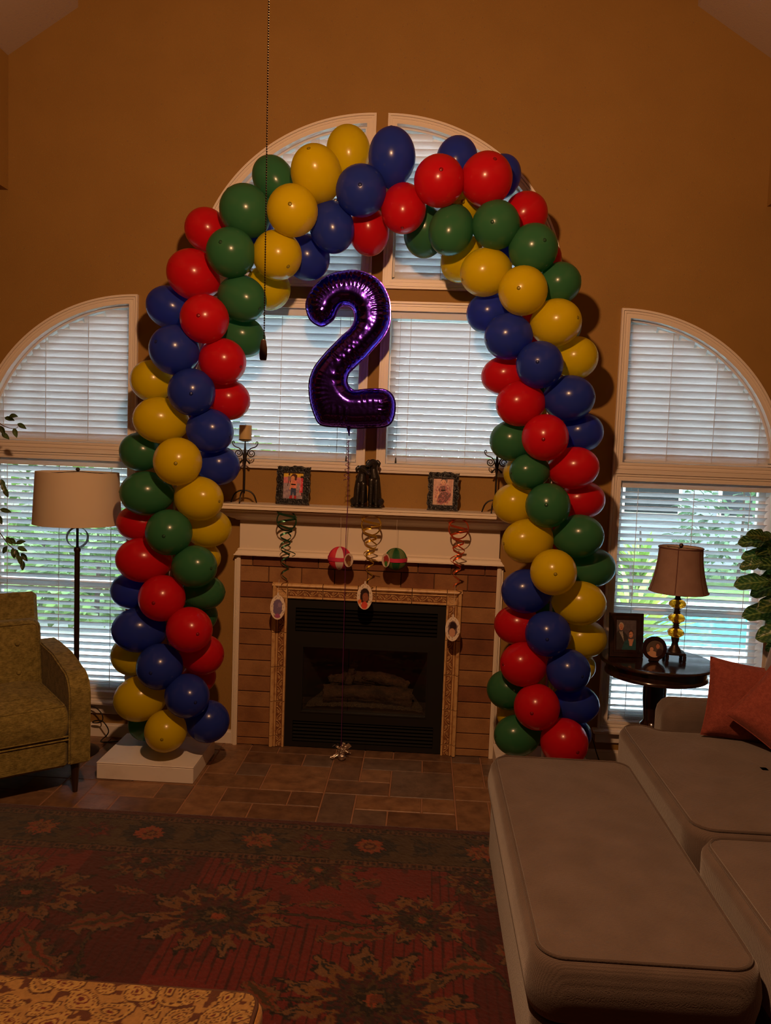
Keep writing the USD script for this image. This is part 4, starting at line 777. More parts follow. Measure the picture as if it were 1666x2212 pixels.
part(tl, 'shade', shell(bell[::1], 64), 'shade_mauve', 50); part(tl, 'shade_lining', lathe(np.vstack([bell-[.0035, 0], bell[::-1]-[.0042, 0], bell[:1]-[.0035, 0]]), 48), 'shade_lining', 50)
for r, z in ((.1405, .341), (.1045, .557)): a = np.linspace(0, 2*PI, 49)[:-1]; part(tl, 'rim_trim', tube(np.c_[r*np.cos(a), r*np.sin(a), np.full(48, z)], .0035, 6, True), 'shade_trim' if z > .5 else 'shade_mauve', 60)
for i in range(6):
    a = i*PI/3+4.42; part(tl, 'seam_trim', tube(np.c_[(bell[:, 0]+.0005)*math.cos(a), (bell[:, 0]+.0005)*math.sin(a), bell[:, 1]], .0023, 6), 'shade_trim', 60)
part(tl, 'finial', lathe([(0, .552), (.005, .556), (.011, .566), (.008, .576), (0, .579)], 16), 'oil_bronze')
part(tl, 'spider', cat_([tube([(.103*math.cos(a), .103*math.sin(a), .552), (0, 0, .556)], .0016, 5) for a in (0, 2.1, 4.2)]), 'oil_bronze')
part(tl, 'rod', lathe([(0, .04), (.0075, .04), (.0075, .40), (0, .40)], 12), 'oil_bronze')
gz = [.134, .206, .277]
for z in gz:
    t = np.linspace(-PI/2+.35, PI/2-.35, 15); part(tl, 'glass_globe', lathe(np.c_[np.r_[.0080, .041*np.cos(t), .0080], z+np.r_[-.024, .025*np.sin(t), .024]], 36), 'amber_glass', True)
for z in (.170, .242): part(tl, 'collar', lathe([(0, z-.014), (.016, z-.014), (.017, z-.008), (.012, z-.004), (.017, z), (.012, z+.005), (.019, z+.010), (.017, z+.014), (0, z+.014)], 20), 'oil_bronze')
part(tl, 'neck', lathe([(0, .298), (.019, .298), (.012, .310), (.013, .318), (.017, .322), (.012, .328), (.012, .345), (0, .345)], 20), 'oil_bronze')
part(tl, 'base_turning', lathe([(0, .038), (.036, .038), (.030, .050), (.018, .066), (.015, .082), (.018, .096), (.021, .108), (0, .110)], 24), 'oil_bronze')
part(tl, 'base_block', CB(-.048, .048, -.048, .048, .028, .040, .003), 'oil_bronze', False)
for sx in (-1, 1):
    for sy in (-1, 1): part(tl, 'foot', CB(*sorted((sx*.032, sx*.049)), *sorted((sy*.032, sy*.049)), 0, .029, .003), 'oil_bronze', False)
def portrait(bg): return lambda u, v: np.tile(bg, u.shape+(1,))*(.8+.3*v[..., None])
man = lambda x, y, s, hair, sk: [('e', x, y+.035*s, .115*s, .10*s, hair), ('e', x, y, .095*s, .10*s, sk), ('e', x-.035*s, y+.01*s, .015*s, .010*s, c_(60, 40, 34)), ('e', x+.035*s, y+.01*s, .015*s, .010*s, c_(60, 40, 34)), ('e', x, y-.05*s, .035*s, .010*s, c_(150, 70, 64))]
pf = thing('table_photo_frame', 'black rectangular photo frame with a portrait of a couple on the side table', 'picture frame', None, m=mat4((1.318, -.300, ZT+.001), .06, -.13))
o = sbox(-.084, 0, .084, .216); h_ = sbox(-.050, .034, .050, .184)
part(pf, 'frame_moulding', cat_([prism_xz(o.difference(h_), -.008, .006), prism_xz(o.difference(o.buffer(-.010, join_style=2)), -.013, -.008), prism_xz(h_.buffer(.014, join_style=2).difference(h_.buffer(.006, join_style=2)), -.012, -.008)]), 'espresso_wood', False)
pic, col = paint(.104, .154, portrait(c_(92, 84, 90)), [('p', [(0, 0), (.0, .48), (.12, .62), (.40, .60), (.62, .42), (.55, 0)], c_(58, 56, 58)), ('p', [(.17, .60), (.34, .60), (.42, .25)], c_(150, 146, 140)), *man(.27, .74, 1.05, c_(188, 176, 160), c_(196, 140, 112)), ('p', [(.30, 0), (.42, .26), (.62, .36), (.95, .36), (1, .2), (1, 0)], c_(44, 84, 92)), ('p', [(.62, .36), (.88, .36), (.80, .14), (.68, .14)], c_(196, 140, 112)), *man(.74, .50, 1.0, c_(58, 34, 30), c_(206, 148, 118))], seed=4)
part(pf, 'picture', xf(trimesh.Trimesh(*pic, process=False), T_(0, -.002, .032)), 'print', True, None, None, col); part(pf, 'easel_strut', xf(B(-.014, .014, 0, .004, 0, .16), mat4((0, .062, .001), 0, .40)), 'black_metal', False); part(pf, 'backing', B(-.08, .08, .006, .009, .006, .21), 'black_metal', False)
rf = thing('round_photo_frame', 'small round dark photo frame leaning before the table lamp', 'picture frame', None, m=mat4((1.440, -.365, ZT+.001), .05, -.12))
a = np.linspace(0, 2*PI, 61); disc = affinity.translate(Point(0, 0).buffer(.0585, 48), 0, .062); hole = affinity.translate(Point(0, 0).buffer(.044, 48), 0, .062)
part(rf, 'frame_moulding', cat_([prism_xz(disc.difference(hole), -.008, .004), xf(tube(np.c_[.0575*np.cos(a[:-1]), np.full(60, -.007), .062+.0575*np.sin(a[:-1])], .0022, 6, True), np.eye(4)), tube(np.c_[.0445*np.cos(a[:-1]), np.full(60, -.008), .062+.0445*np.sin(a[:-1])], .0016, 6, True)]), 'espresso_wood', 40)
ks = np.linspace(.02, 1, 30); V = np.vstack([np.c_[k*.0455*np.cos(a[:-1]), np.full(60, -.001), .062+k*.0455*np.sin(a[:-1])] for k in ks]); u, v = V[:, 0]/.0455, (V[:, 2]-.062)/.0455; C = np.tile(c_(96, 84, 76), (len(V), 1))
for cx, cy, ra, rb_, cc in ((-.25, -.75, .62, .48, (206, 160, 130)), (.62, -.55, .42, .5, (62, 46, 52)), (-.30, .02, .25, .24, (92, 74, 62)), (-.28, -.10, .20, .22, (206, 150, 122)), (.38, .30, .25, .30, (92, 62, 52)), (.38, .22, .20, .26, (190, 130, 104))): C[((u-cx)/ra)**2+((v-cy)/rb_)**2 < 1] = c_(*cc)
part(rf, 'picture', trimesh.Trimesh(V, grid_faces(30, 60, True), process=False), 'print', True, None, None, C); part(rf, 'stand', CB(-.022, .022, -.012, .02, 0, .008, .002), 'espresso_wood', False); part(rf, 'easel_strut', xf(B(-.008, .008, 0, .003, 0, .08), mat4((0, .034, .001), 0, .42)), 'black_metal', False)

# ---------------------------------------------------------------- sofa, chaise, pillows
def cord(name, a, b):
    L[name] = usdkit.material(stage, f'/World/Looks/{name}', {'g': ('geometry', {}), 'w': ('wave_texture', {'scale': 70.0, 'bands_direction': 'y', 'distortion': 3.5, 'detail': 2.0, 'detail_scale': 4.0}), 'n': ('noise_texture', {'scale': 7.0, 'detail': 4.0}), 'n2': ('noise_texture', {'scale': 260.0, 'detail': 2.0}),
        'mm': ('math', {'math_type': 'multiply_add', 'value2': .5}), 'r': ('rgb_ramp', {'ramp': [(0, a), (.35, a), (.7, b), (1, b)]}), 'b': ('bump', {'strength': .28, 'distance': .003}), 'p': ('principled_bsdf', {'roughness': .92, 'sheen_weight': .35, 'sheen_roughness': .5, 'specular_ior_level': .15})},
        [('g.position', 'w.vector'), ('g.position', 'n.vector'), ('g.position', 'n2.vector'), ('n2.fac', 'mm.value1'), ('w.fac', 'mm.value3'), ('n.fac', 'r.fac'), ('r.color', 'p.base_color'), ('mm.value', 'b.height'), ('b.normal', 'p.normal')], surface='p.BSDF')
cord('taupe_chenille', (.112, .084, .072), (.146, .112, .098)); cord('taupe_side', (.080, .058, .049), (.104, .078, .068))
def dents(m, spots):
    v = m.vertices
    for x, y, rx, ry, dz in spots: g = np.exp(-((v[:, 0]-x)/rx)**2-((v[:, 1]-y)/ry)**2)*(v[:, 2] > v[:, 2].max()-.08); v[:, 2] -= dz*g
    m.vertices = v; return m
def upholstered(par, nm, w, d, h, loc, rz=0, dn=(), mat='taupe_chenille', **k):
    m, s = cushion(w, d, h, **k); m = dents(m, dn); M = mat4(loc, rz); q = part(par, nm, xf(m, M), mat, 60)
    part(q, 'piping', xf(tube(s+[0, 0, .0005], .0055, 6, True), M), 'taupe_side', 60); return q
cs = thing('chaise_ottoman', 'long taupe chaise ottoman in the right foreground', 'ottoman', None, (.872, -1.765, 0))
upholstered(cs, 'cushion', .565, 1.335, .17, (0, 0, .265), dn=((.05, .24, .10, .022, .007), (.10, .21, .06, .012, .005), (.0, -.1, .2, .3, .004)), plan_r=.085, edge=.035, crown=.022, belly=.008, n=40, top_n=14)
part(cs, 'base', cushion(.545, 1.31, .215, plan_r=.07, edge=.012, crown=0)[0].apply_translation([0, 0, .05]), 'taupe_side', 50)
for sx in (-1, 1):
    for sy in (-1, 1): part(cs, 'foot', lathe([(0, 0), (.022, 0), (.028, .055), (0, .055)], 14, (sx*.21, sy*.58, 0)), 'leg_wood')
sf = thing('sofa', 'taupe sofa with piped seat cushions facing left along the right side', 'sofa', None, (1.19, -1.70, 0))
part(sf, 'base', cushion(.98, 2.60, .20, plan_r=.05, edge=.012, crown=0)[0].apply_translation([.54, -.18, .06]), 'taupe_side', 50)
def tcush(poly, h, loc, nm, cr=.03, edge=.035, pr=.09, dn=()):
    # a T-shaped cushion: rings of an outline shrinking to its middle
    g = poly.buffer(-pr).buffer(pr, 16); N = 140; rings = []
    def ring(ins, z, c=None):
        e = g.buffer(-ins, 16); e = e if e.geom_type == 'Polygon' else max(e.geoms, key=lambda q: q.area); ln = e.exterior; ps = [ln.interpolate(t, normalized=True) for t in np.linspace(0, 1, N+1)[:-1]]; q = V3([[p.x, p.y] for p in ps])
        k0 = np.argmin(np.hypot(q[:, 0]-g.centroid.x-3, q[:, 1]-g.centroid.y)); q = np.roll(q, -k0, 0)
        rings.append(np.c_[q, np.full(N, z)])
    for t in np.linspace(1, 0, 5)[:-1]: ring(edge*(1-math.sin(PI/2*(1-t))), edge*(1-math.cos(PI/2*(1-t))))
    for t in np.linspace(0, 1, 4): ring(0, edge+(h-2*edge)*t)
    for t in np.linspace(0, 1, 5)[1:]: ring(edge*(1-math.cos(PI/2*t)), h-edge+edge*math.sin(PI/2*t))
    seam = rings[-2].copy(); R = rings[-1]; c = V3([g.centroid.x, g.centroid.y])
    for k in np.linspace(1, .03, 12)[1:]: rings.append(np.c_[c+(R[:, :2]-c)*k, np.full(N, h+cr*(1-k*k))])
    Rb = rings[0]; rings.insert(0, np.c_[c+(Rb[:, :2]-c)*.02, np.zeros(N)])
    v = np.vstack(rings); m = dents(trimesh.Trimesh(v, grid_faces(len(rings), N, True), process=False), dn); m.apply_translation(loc); m.fix_normals()
    q = part(sf, nm, m, 'taupe_chenille', 60); part(q, 'piping', tube(seam+V3(loc)+[0, 0, .0005], .0055, 6, True), 'taupe_side', 60)
tcush(Polygon([(.0, -.075), (.86, -.075), (.86, .905), (.175, .905), (.175, 1.12), (.0, 1.12)]), .20, (-.012, 0, .270), 'seat_cushion', .03, dn=((.32, .35, .16, .015, .006), (.45, .18, .2, .015, .006), (.38, .1, .12, .012, .004)))
tcush(Polygon([(.0, -1.32), (.86, -1.32), (.86, -.085), (.0, -.085)]), .20, (-.012, 0, .270), 'seat_cushion', .03)
am, asm = cushion(.85, .20, .32, plan_r=.06, edge=.075, crown=.01); part(sf, 'arm', xf(am, T_(.615, 1.015, .255)), 'taupe_chenille', 60); part(sf, 'arm', xf(am, T_(.60, -1.45, .26)), 'taupe_chenille', 60)
bkm, _ = cushion(.24, 2.75, .60, plan_r=.08, edge=.09, crown=.01); part(sf, 'back', xf(bkm, T_(.90, -.19, .19)), 'taupe_chenille', 60)
for y in (.36, -.70): cm, sm_ = cushion(1.02, .46, .20, plan_r=.10, edge=.06, crown=.03); M = mat4((.70, y, .465), -PI/2, PI/2-.20); part(sf, 'back_cushion', xf(cm, M @ T_(0, .23, 0)), 'taupe_chenille', 60)
for sx in (.1, .98):
    for sy in (1.05, -1.4): part(sf, 'foot', lathe([(0, 0), (.022, 0), (.028, .065), (0, .065)], 14, (sx, sy, 0)), 'leg_wood')
weave('coral_linen', lin(128, 62, 54), lin(156, 82, 70), 2.0)
def pillow(lb, loc, rz, rx, s, th, tw=0.0, ry=0.0):
    p = thing('throw_pillow', lb, 'pillow', 'coral throw pillows on the sofa', None, m=mat4(loc, rz, rx) @ T_(0, 0, s) @ RY(ry) @ T_(0, 0, -s)); n = 30; u, v = np.meshgrid(np.linspace(-1, 1, n), np.linspace(-1, 1, n)); pin = 1-.07*(1-u*u)*0; X_ = u*s*(1-.10*(1-v*v)*0-.07*(v*v-1)*-1*(np.abs(u))); Z_ = v*s*(1-.07*(1-u*u)*np.abs(v))
    hgt = th*((1-u**4)*(1-v**4))**.55*(1+.25*(meshkit.fbm(np.stack([u*2.2, v*2.2, 0*u+tw], -1), 3, 5)-.5)); f = np.stack([X_, -hgt, Z_+s], -1).reshape(-1, 3); b_ = np.stack([X_, hgt, Z_+s], -1).reshape(-1, 3)
    part(p, 'cover', trimesh.Trimesh(np.vstack([f, b_]), np.vstack([grid_faces(n, n), grid_faces(n, n)[:, ::-1]+n*n]), process=False), 'coral_linen', True)
    e = np.r_[f.reshape(n, n, 3)[0], f.reshape(n, n, 3)[1:, -1], f.reshape(n, n, 3)[-1, ::-1][1:], f.reshape(n, n, 3)[::-1, 0][1:-1]]; part(p, 'seam', tube(e, .0028, 5, True), 'coral_linen', 60); return p

pillow('coral linen pillow leaning upright against the far arm of the sofa', (1.675, -.93, .474), -.15, -.22, .165, .062, 1.0, .10)
pillow('coral linen pillow tilted on its corner in front of the other pillow', (1.765, -1.135, .495), -.30, -.42, .175, .068, 4.0, .62)
# ---------------------------------------------------------------- rug
RX0, RX1, RY1, RY0 = -2.3, 1.62, -.890, -3.9
xs = np.r_[np.linspace(RX0, -1.65, 40)[:-1], np.arange(-1.65, 1.15, .0052), np.linspace(1.15, RX1, 30)]; ys = np.r_[RY1-np.arange(0, 2.15, .0052), np.linspace(RY1-2.16, RY0, 60)]
X_, Y_ = np.meshgrid(xs, ys); D_ = RY1-Y_                       # depth from the edge
def N_(s, seed, a=X_, b=Y_): return meshkit.noise(np.stack([a*s, b*s, 0*a], -1), seed)
wob = lambda s, amp, sd: (N_(s, sd)-.5)*amp
xw, yw = X_+wob(38, .022, 1)+wob(110, .008, 2), Y_+wob(38, .022, 3)+wob(110, .008, 4)
red, dred, olive, sage, navy, gold, rust, ink, tan_, plum = (c_(150, 40, 34), c_(106, 24, 24), c_(96, 82, 42), c_(112, 104, 62), c_(44, 50, 50), c_(176, 136, 62), c_(196, 100, 46), c_(34, 24, 22), c_(158, 128, 78), c_(88, 34, 40))
C = np.empty(X_.shape+(3,)); C[:] = red
st = ((np.floor((X_+wob(3, .1, 7))*2.1) % 3) == 1); C[st] = dred*.9+red*.1          # the abrash bands of the field
thin = (np.sin(X_*190+wob(4, 2, 8)) > .82) & (N_(2.2, 11) > .52); C[thin] = dred*.7
def flower(cx, cy, R, n, cols, rot=0., sq=.8, frill=.16, yy=None):
    dx, dy = xw-cx, (yw-cy)/sq; r = np.hypot(dx, dy)/R; m = r < 1.35
    if not m.any(): return
    t = np.arctan2(dy, dx)+rot; e = 1+frill*np.cos(n*t)+frill*.5*np.cos(3*n*t+1)+.10*(N_(60, n)-.5)
    s = r/e
    for lim, cc, gate in cols:
        k = s < lim
        if gate == 'p': k &= np.cos(n*t) > -.45
        if gate == 'q': k &= np.cos(2*n*t) > -.2
        if gate == 'd': k &= N_(95, 5) > .42
        C[k] = cc
def palmette(cx, cy, R, seed=0, a=tan_, b=navy, up=1):
    flower(cx, cy, R, 11, [(1.0, ink, 'p'), (.93, a, 'p'), (.80, b, 'q'), (.74, gold*.8, ''), (.60, dred, ''), (.56, b, 'd'), (.44, plum, ''), (.36, olive, 'd'), (.28, ink, ''), (.20, sage, 'd'), (.10, rust, '')], seed*.7, .82, .17)
def leafy(cx, cy, L_, ang, w, cols):
    dx, dy = xw-cx, yw-cy; c, s = math.cos(ang), math.sin(ang); u, v = dx*c+dy*s, -dx*s+dy*c; t = u/L_; m = (t > 0) & (t < 1); wd = w*np.sin(np.clip(t, 0, 1)*PI)**.7*(1+.28*np.sin(t*34)); vv = v-.25*L_*t*(1-t)
    for k, cc in cols: C[m & (np.abs(vv) < wd*k)] = cc
def vine_(pts, wdt, cc):
    P = CubicSpline(np.arange(len(pts)), V3(pts))(np.linspace(0, len(pts)-1, 60)); ls = LineString(P); bx_ = (X_ > P[:, 0].min()-.05) & (X_ < P[:, 0].max()+.05) & (Y_ > P[:, 1].min()-.05) & (Y_ < P[:, 1].max()+.05)
    d = np.full(X_.shape, 9.); d[bx_] = shapely.distance(ls, shapely.points(xw[bx_], yw[bx_])); C[d < wdt] = cc
for p in ([(-1.07, -1.56), (-.85, -1.68), (-.6, -1.66), (-.38, -1.62)], [(-.38, -1.62), (-.14, -1.60), (.1, -1.64), (.34, -1.57)], [(.34, -1.57), (.5, -1.75), (.62, -1.95)], [(-.75, -1.75), (-.7, -2.0), (-.4, -2.2)], [(.2, -2.0), (-.1, -2.05), (-.45, -2.15)], [(-1.07, -1.56), (-1.3, -1.8), (-1.6, -1.75)]): vine_(p, .009, ink); vine_(p, .004, olive)
for cx, cy, R, sd in ((-.375, -1.640, .235, 1), (.335, -1.590, .165, 2), (-1.09, -1.575, .215, 3), (.20, -2.02, .26, 4), (-.95, -2.12, .27, 5), (-1.75, -1.9, .22, 6), (1.0, -2.0, .25, 2), (-.42, -2.72, .26, 3), (.6, -2.75, .24, 1)): palmette(cx, cy, R, sd)
for cx, cy, R, sd in ((-.74, -1.31, .15, 7), (-.065, -1.30, .15, 8), (-.335, -1.27, .09, 9), (.55, -1.32, .13, 4), (-1.42, -1.32, .14, 2)): palmette(cx, cy, R, sd, sage, navy)
for cx, cy, Ln, an, w in ((-.88, -1.78, .26, .35, .055), (-.02, -1.74, .24, .15, .045), (-.66, -1.53, .14, 2.9, .025), (-.10, -1.55, .16, .1, .022), (.40, -1.86, .18, .2, .05), (.58, -1.70, .22, -1.0, .05), (-.78, -1.98, .3, 2.4, .05), (-.2, -1.98, .16, -.8, .05), (.08, -1.42, .12, .6, .03), (-1.3, -1.42, .2, .4, .05), (.52, -1.48, .14, .5, .03)):
    leafy(cx, cy, Ln, an, w, ((1.0, ink), (.86, tan_*.85), (.5, rust*.7), (.22, olive)))
sp_ = N_(7, 21)*.6+N_(19, 22)*.4; dk = (N_(26, 23) > .70) & (sp_ > .5); C[dk] = C[dk]*.45+navy*.35
# borders
bd = (D_ < .362) | (X_ > RX1-.362); d2 = np.minimum(D_, RX1-X_); along = np.where(D_ <= RX1-X_, X_, Y_)
dw = d2+wob(60, .010, 31); C[bd] = olive; C[bd & (N_(40, 32) > .6)] = sage*.9
def ros(x0, r, k):
    cy = RY1-.198
    if k == 0: flower(x0, cy, .105, 13, [(1.0, ink, ''), (.94, navy, 'p'), (.60, ink, ''), (.54, rust, ''), (.36, gold, 'd'), (.26, dred, ''), (.14, gold, '')], .3, .92, .10)
    elif k == 1: flower(x0, cy, .105, 9, [(1.0, ink, 'p'), (.9, navy, 'p'), (.58, rust, ''), (.5, gold*.9, 'd'), (.28, dred, 'q')], .0, .85, .22)
    elif k == 2: flower(x0, cy, .075, 7, [(1.0, plum, 'p'), (.8, red, 'd'), (.4, navy, 'd')], .5, .95, .3)
    else:
        for a in (.5, 2.2, 3.8): leafy(x0-.06*math.cos(a), cy-.04*math.sin(a), .15, a, .024, ((1.0, ink), (.7, navy), (.3, olive)))
for i in range(-10, 9): x0 = -.112+.2315*i+.0; ros(x0+.0, 1, {0: 2, 1: 0, 2: 3, 3: 1}[i % 4])
def guard(a, b_):
    k = (dw > a) & (dw < b_); C[k] = tan_*.72; t = (along*26) % 1; u = (d2-a)/(b_-a); C[k & (np.abs(((t+.5*(np.floor(along*26) % 2)) % 1)-.5) < .26) & (np.abs(u-.5) < .26)] = ink; C[k & (np.abs(((along*52+.25) % 1)-.5) < .12) & (np.abs(u-.5) < .34)] = dred*.8
    C[(np.abs(dw-a) < .004) | (np.abs(dw-b_) < .004)] = ink
guard(.050, .092); guard(.318, .362); C[d2 < .046] = dred*1.1; C[d2 < .006] = dred*.7
C = C*V3([.34, .24, .26])+C.mean(-1, keepdims=True)*V3([.035, .018, .014]); C *= (.72+.56*N_(300, 41))[..., None]*(.86+.28*N_(9, 42))[..., None]
hgt = .010+.0016*(N_(150, 43)-.5)+.0012*(N_(400, 44)-.5); hgt[:2] *= .2; hgt[:, -1] *= .2
rv = np.stack([X_, Y_, hgt], -1).reshape(-1, 3); nr, ncol = X_.shape
skirt = np.r_[np.arange(ncol), np.arange(1, nr)*ncol+ncol-1, (nr-1)*ncol+np.arange(ncol-1)[::-1], np.arange(nr-1)[::-1]*ncol]
sv = rv[skirt].copy(); sv[:, 2] = 0.0005; ns = len(rv); k = np.arange(len(skirt)); kn_ = (k+1) % len(skirt)
rf_ = np.vstack([grid_faces(nr, ncol)[:, ::-1], np.c_[skirt, ns+k, ns+kn_], np.c_[skirt, ns+kn_, skirt[kn_]]])
pm('rug_pile', (1, 1, 1), .95, vcol=True, bump=(700, .7, .003), extra={'sheen_weight': .25, 'sheen_roughness': .5, 'specular_ior_level': .1})
solo('rug', trimesh.Trimesh(np.vstack([rv, sv]), rf_, process=False), 'rug_pile', 'large red oriental rug with olive floral border before the hearth', 'rug', None, True, None, np.vstack([np.clip(C, 0, 1).reshape(-1, 3), np.clip(C, 0, 1).reshape(-1, 3)[skirt]]))

# ---------------------------------------------------------------- paisley ottoman in the near corner
w_, d_, hz = 1.15, .75, .42; m, sm = cushion(w_, d_, .14, plan_r=.055, edge=.022, crown=.012, n=60, top_n=2)
gx, gy = np.meshgrid(np.linspace(-w_/2+.012, w_/2-.012, 300), np.linspace(-d_/2+.012, d_/2-.012, 190)); q = np.abs(gx)/(w_/2); r_ = np.abs(gy)/(d_/2)
PXc, PYc = gx+(meshkit.noise(np.stack([gx*30, gy*30, 0*gx], -1), 2)-.5)*.012, gy+(meshkit.noise(np.stack([gx*30, gy*30, 0*gx+4], -1), 3)-.5)*.012
base, brn, wine, gld = c_(196, 150, 84), c_(96, 52, 30), c_(120, 40, 34), c_(214, 172, 96); PC = np.empty(gx.shape+(3,)); PC[:] = base
PC[meshkit.noise(np.stack([gx*55, gy*55, 0*gx], -1), 8) > .68] = brn*1.3; r2 = np.random.default_rng(11); cells = []
for i in range(17):
    for j in range(11): cells.append((-.58+i*.072+r2.uniform(-.02, .02)+.036*(j % 2), -.37+j*.072+r2.uniform(-.02, .02), r2.uniform(.030, .046), r2.uniform(0, 2*PI), r2.integers(3)))
for cx, cy, R, an, kd in cells:
    dx, dy = PXc-cx, PYc-cy; c, s = math.cos(an), math.sin(an); u, v = (dx*c+dy*s)/R, (-dx*s+dy*c)/R; v = v-.45*u*np.abs(u)*.8; tp = np.clip(1-.42*(u+.2), .15, 1.5); rr = np.hypot(u*.85, v/np.maximum(tp*.78, .1)); th_ = np.arctan2(v, u)
    for lim, cc in ((1.0, brn), (.90, gld), (.76, wine if kd == 0 else brn), (.66, base if kd else gld), (.42, brn if kd else wine), (.32, gld), (.16, wine)): 
        k = rr < lim
        if lim == .76: k &= np.cos(th_*14) > -.2
        PC[k] = cc
PC *= .5*(.85+.3*meshkit.noise(np.stack([gx*200, gy*200, 0*gx], -1), 5))[..., None]
ot = thing('paisley_ottoman', 'gold paisley upholstered ottoman at the near left corner of the rug', 'ottoman', None, (-.025-w_/2, -2.575-d_/2, 0), .0)
pm('paisley_print', (1, 1, 1), .85, vcol=True, bump=(500, .4, .002)); weave('paisley_side', lin(150, 106, 56), lin(190, 142, 80), 2.0); pm('brown_welt', lin(74, 44, 28), .8)
corner_cut = rrect(w_/2-.012, d_/2-.012, .045, 60); keep = shapely.contains_xy(Polygon(corner_cut), gx.ravel(), gy.ravel()).reshape(gx.shape); ff = grid_faces(*gx.shape); ff = ff[keep.ravel()[ff].all(1)]; kk = np.unique(ff); rm = np.full(gx.size, 0); rm[kk] = np.arange(len(kk)); ff = rm[ff]
zz = .1405+.014*(1-q**2)*(1-r_**2)-.012*np.clip((q-.95)/.05, 0, 1)**2-.012*np.clip((r_-.94)/.06, 0, 1)**2
tp_ = part(ot, 'seat_pad', xf(m, T_(0, 0, .275)), 'paisley_side', 50); part(tp_, 'top_cover', xf(trimesh.Trimesh(np.stack([gx, gy, zz], -1).reshape(-1, 3)[kk], ff, process=False), T_(0, 0, .2795)), 'paisley_print', True, None, None, PC.reshape(-1, 3)[kk])
part(tp_, 'welt', xf(tube(sm+[0, 0, .002], .0055, 6, True), T_(0, 0, .275)), 'brown_welt', 60); part(ot, 'base', cushion(w_-.03, d_-.03, .215, plan_r=.04, edge=.01, crown=0)[0].apply_translation([0, 0, .06]), 'paisley_side', 50)
for sx in (-1, 1):
    for sy in (-1, 1): part(ot, 'foot', lathe([(0, .01), (.02, .01), (.026, .065), (0, .065)], 14, (sx*.48, sy*.30, 0)), 'leg_wood')

# ---------------------------------------------------------------- plants
L['leaf'] = usdkit.material(stage, '/World/Looks/leaf', {'a': ('attribute', {'attribute': 'vcol'}), 'p': ('principled_bsdf', {'roughness': .32, 'specular_ior_level': .45}), 't': ('translucent_bsdf', {}), 'm': ('mix_closure', {'fac': .28})}, [('a.color', 'p.base_color'), ('a.color', 't.color'), ('p.BSDF', 'm.closure1'), ('t.BSDF', 'm.closure2')], surface='m.closure')
pm('bark', (.07, .045, .03), .85, bump=(80, .5, .004)); pm('basket', (.22, .13, .06), .8, bump=(90, .8, .006)); pm('soil', (.02, .014, .01), .95, bump=(120, .8, .006))
def leaf_mesh(base, d, up, Ln, wd, shape, fold=.25, droop=.35, wav=.0, veins=7, g0=None, g1=None, nu=17, nv=11):
    # grid leaf: base point, direction, up, length, half width profile; veins as colour and gentle ridges
    d = V3(d, ).astype(float); d /= np.linalg.norm(d); s = np.cross(d, up); s /= np.linalg.norm(s); n = np.cross(s, d)
    t = np.linspace(0, 1, nu)[:, None]; w = np.linspace(-1, 1, nv)[None, :]; hw = wd*shape(t)
    P = base+d*(t*Ln)[..., None]*1.0+s*(hw*w)[..., None]+n*(np.abs(w)*hw*fold-droop*Ln*t**2+wav*wd*np.sin(t*15+w*2)*np.abs(w))[..., None]
    vv = np.clip(1-np.abs(((t*veins-np.abs(w)*1.6) % 1)-.5)*2, 0, 1); ve = np.maximum((np.abs(w) < .10)*1.0, (vv > .80)*.8*(np.abs(w) > .1)); P = P-n*(ve*.0015)[..., None]
    c = g0*(1-ve[..., None])+g1*ve[..., None]; return trimesh.Trimesh(P.reshape(-1, 3), grid_faces(nu, nv), process=False), c.reshape(-1, 3)
fid = lambda t: np.sin(np.clip(t, 0, 1)**.75*PI)**.62*(.62+.55*t); oval = lambda t: np.sin(np.clip(t*.98+.01, 0, 1)*PI)**.75*(1-.28*t)
fg = thing('fiddle_leaf_fig', 'potted fiddle leaf fig behind the sofa at the right edge', 'plant', None, (2.20, -.25, 0))
part(fg, 'pot', lathe([(0, 0), (.12, 0), (.15, .24), (.155, .26), (.14, .26), (.135, .22), (0, .22)], 36), 'basket'); part(fg, 'soil', lathe([(0, .22), (.135, .221), (0, .228)], 24), 'soil')
tr = V3([[0, 0, .2], [-.02, .0, .5], [-.05, -.01, .8], [-.10, -.02, 1.1], [-.12, -.02, 1.38]]); trc = CubicSpline(np.arange(5), tr)(np.linspace(0, 4, 40)); part(fg, 'trunk', tube(trc, np.linspace(.017, .009, 40), 10), 'bark', 60)
G1 = c_(150, 170, 84)
rl = np.random.default_rng(21)
FLV = [(1600, 1168, .13, -.05), (1622, 1150, .12, .3), (1650, 1160, .14, .8), (1605, 1200, .11, -.2), (1600, 1222, .10, -.3), (1640, 1215, .14, .2), (1592, 1258, .15, -.1), (1625, 1280, .14, -.6), (1612, 1325, .16, -.15), (1640, 1310, .15, -.4), (1636, 1372, .16, -.45), (1655, 1245, .14, .3), (1660, 1340, .14, -.3), (1658, 1400, .12, -.7)]
for x, y, Ln, dz in FLV:
    tipP = at(x, y, -.36+rl.uniform(-.12, .06))-V3([2.20, -.25, 0]); d = V3([-.85+rl.uniform(-.15, .15), rl.uniform(-.6, .2), dz*.6]); d /= np.linalg.norm(d); b0 = tipP-d*Ln+V3([0, 0, .0]); g = c_(*(rl.uniform(.8, 1.25)*V3([46, 82, 36])).clip(0, 255))
    m, c = leaf_mesh(b0, d, V3([-.1, -.75, .75]), Ln*1.05, Ln*.36, fid, .22, .18, .12, 7, g, G1*.75, 26, 17); part(fg, 'leaf', m, 'leaf', True, None, None, c)
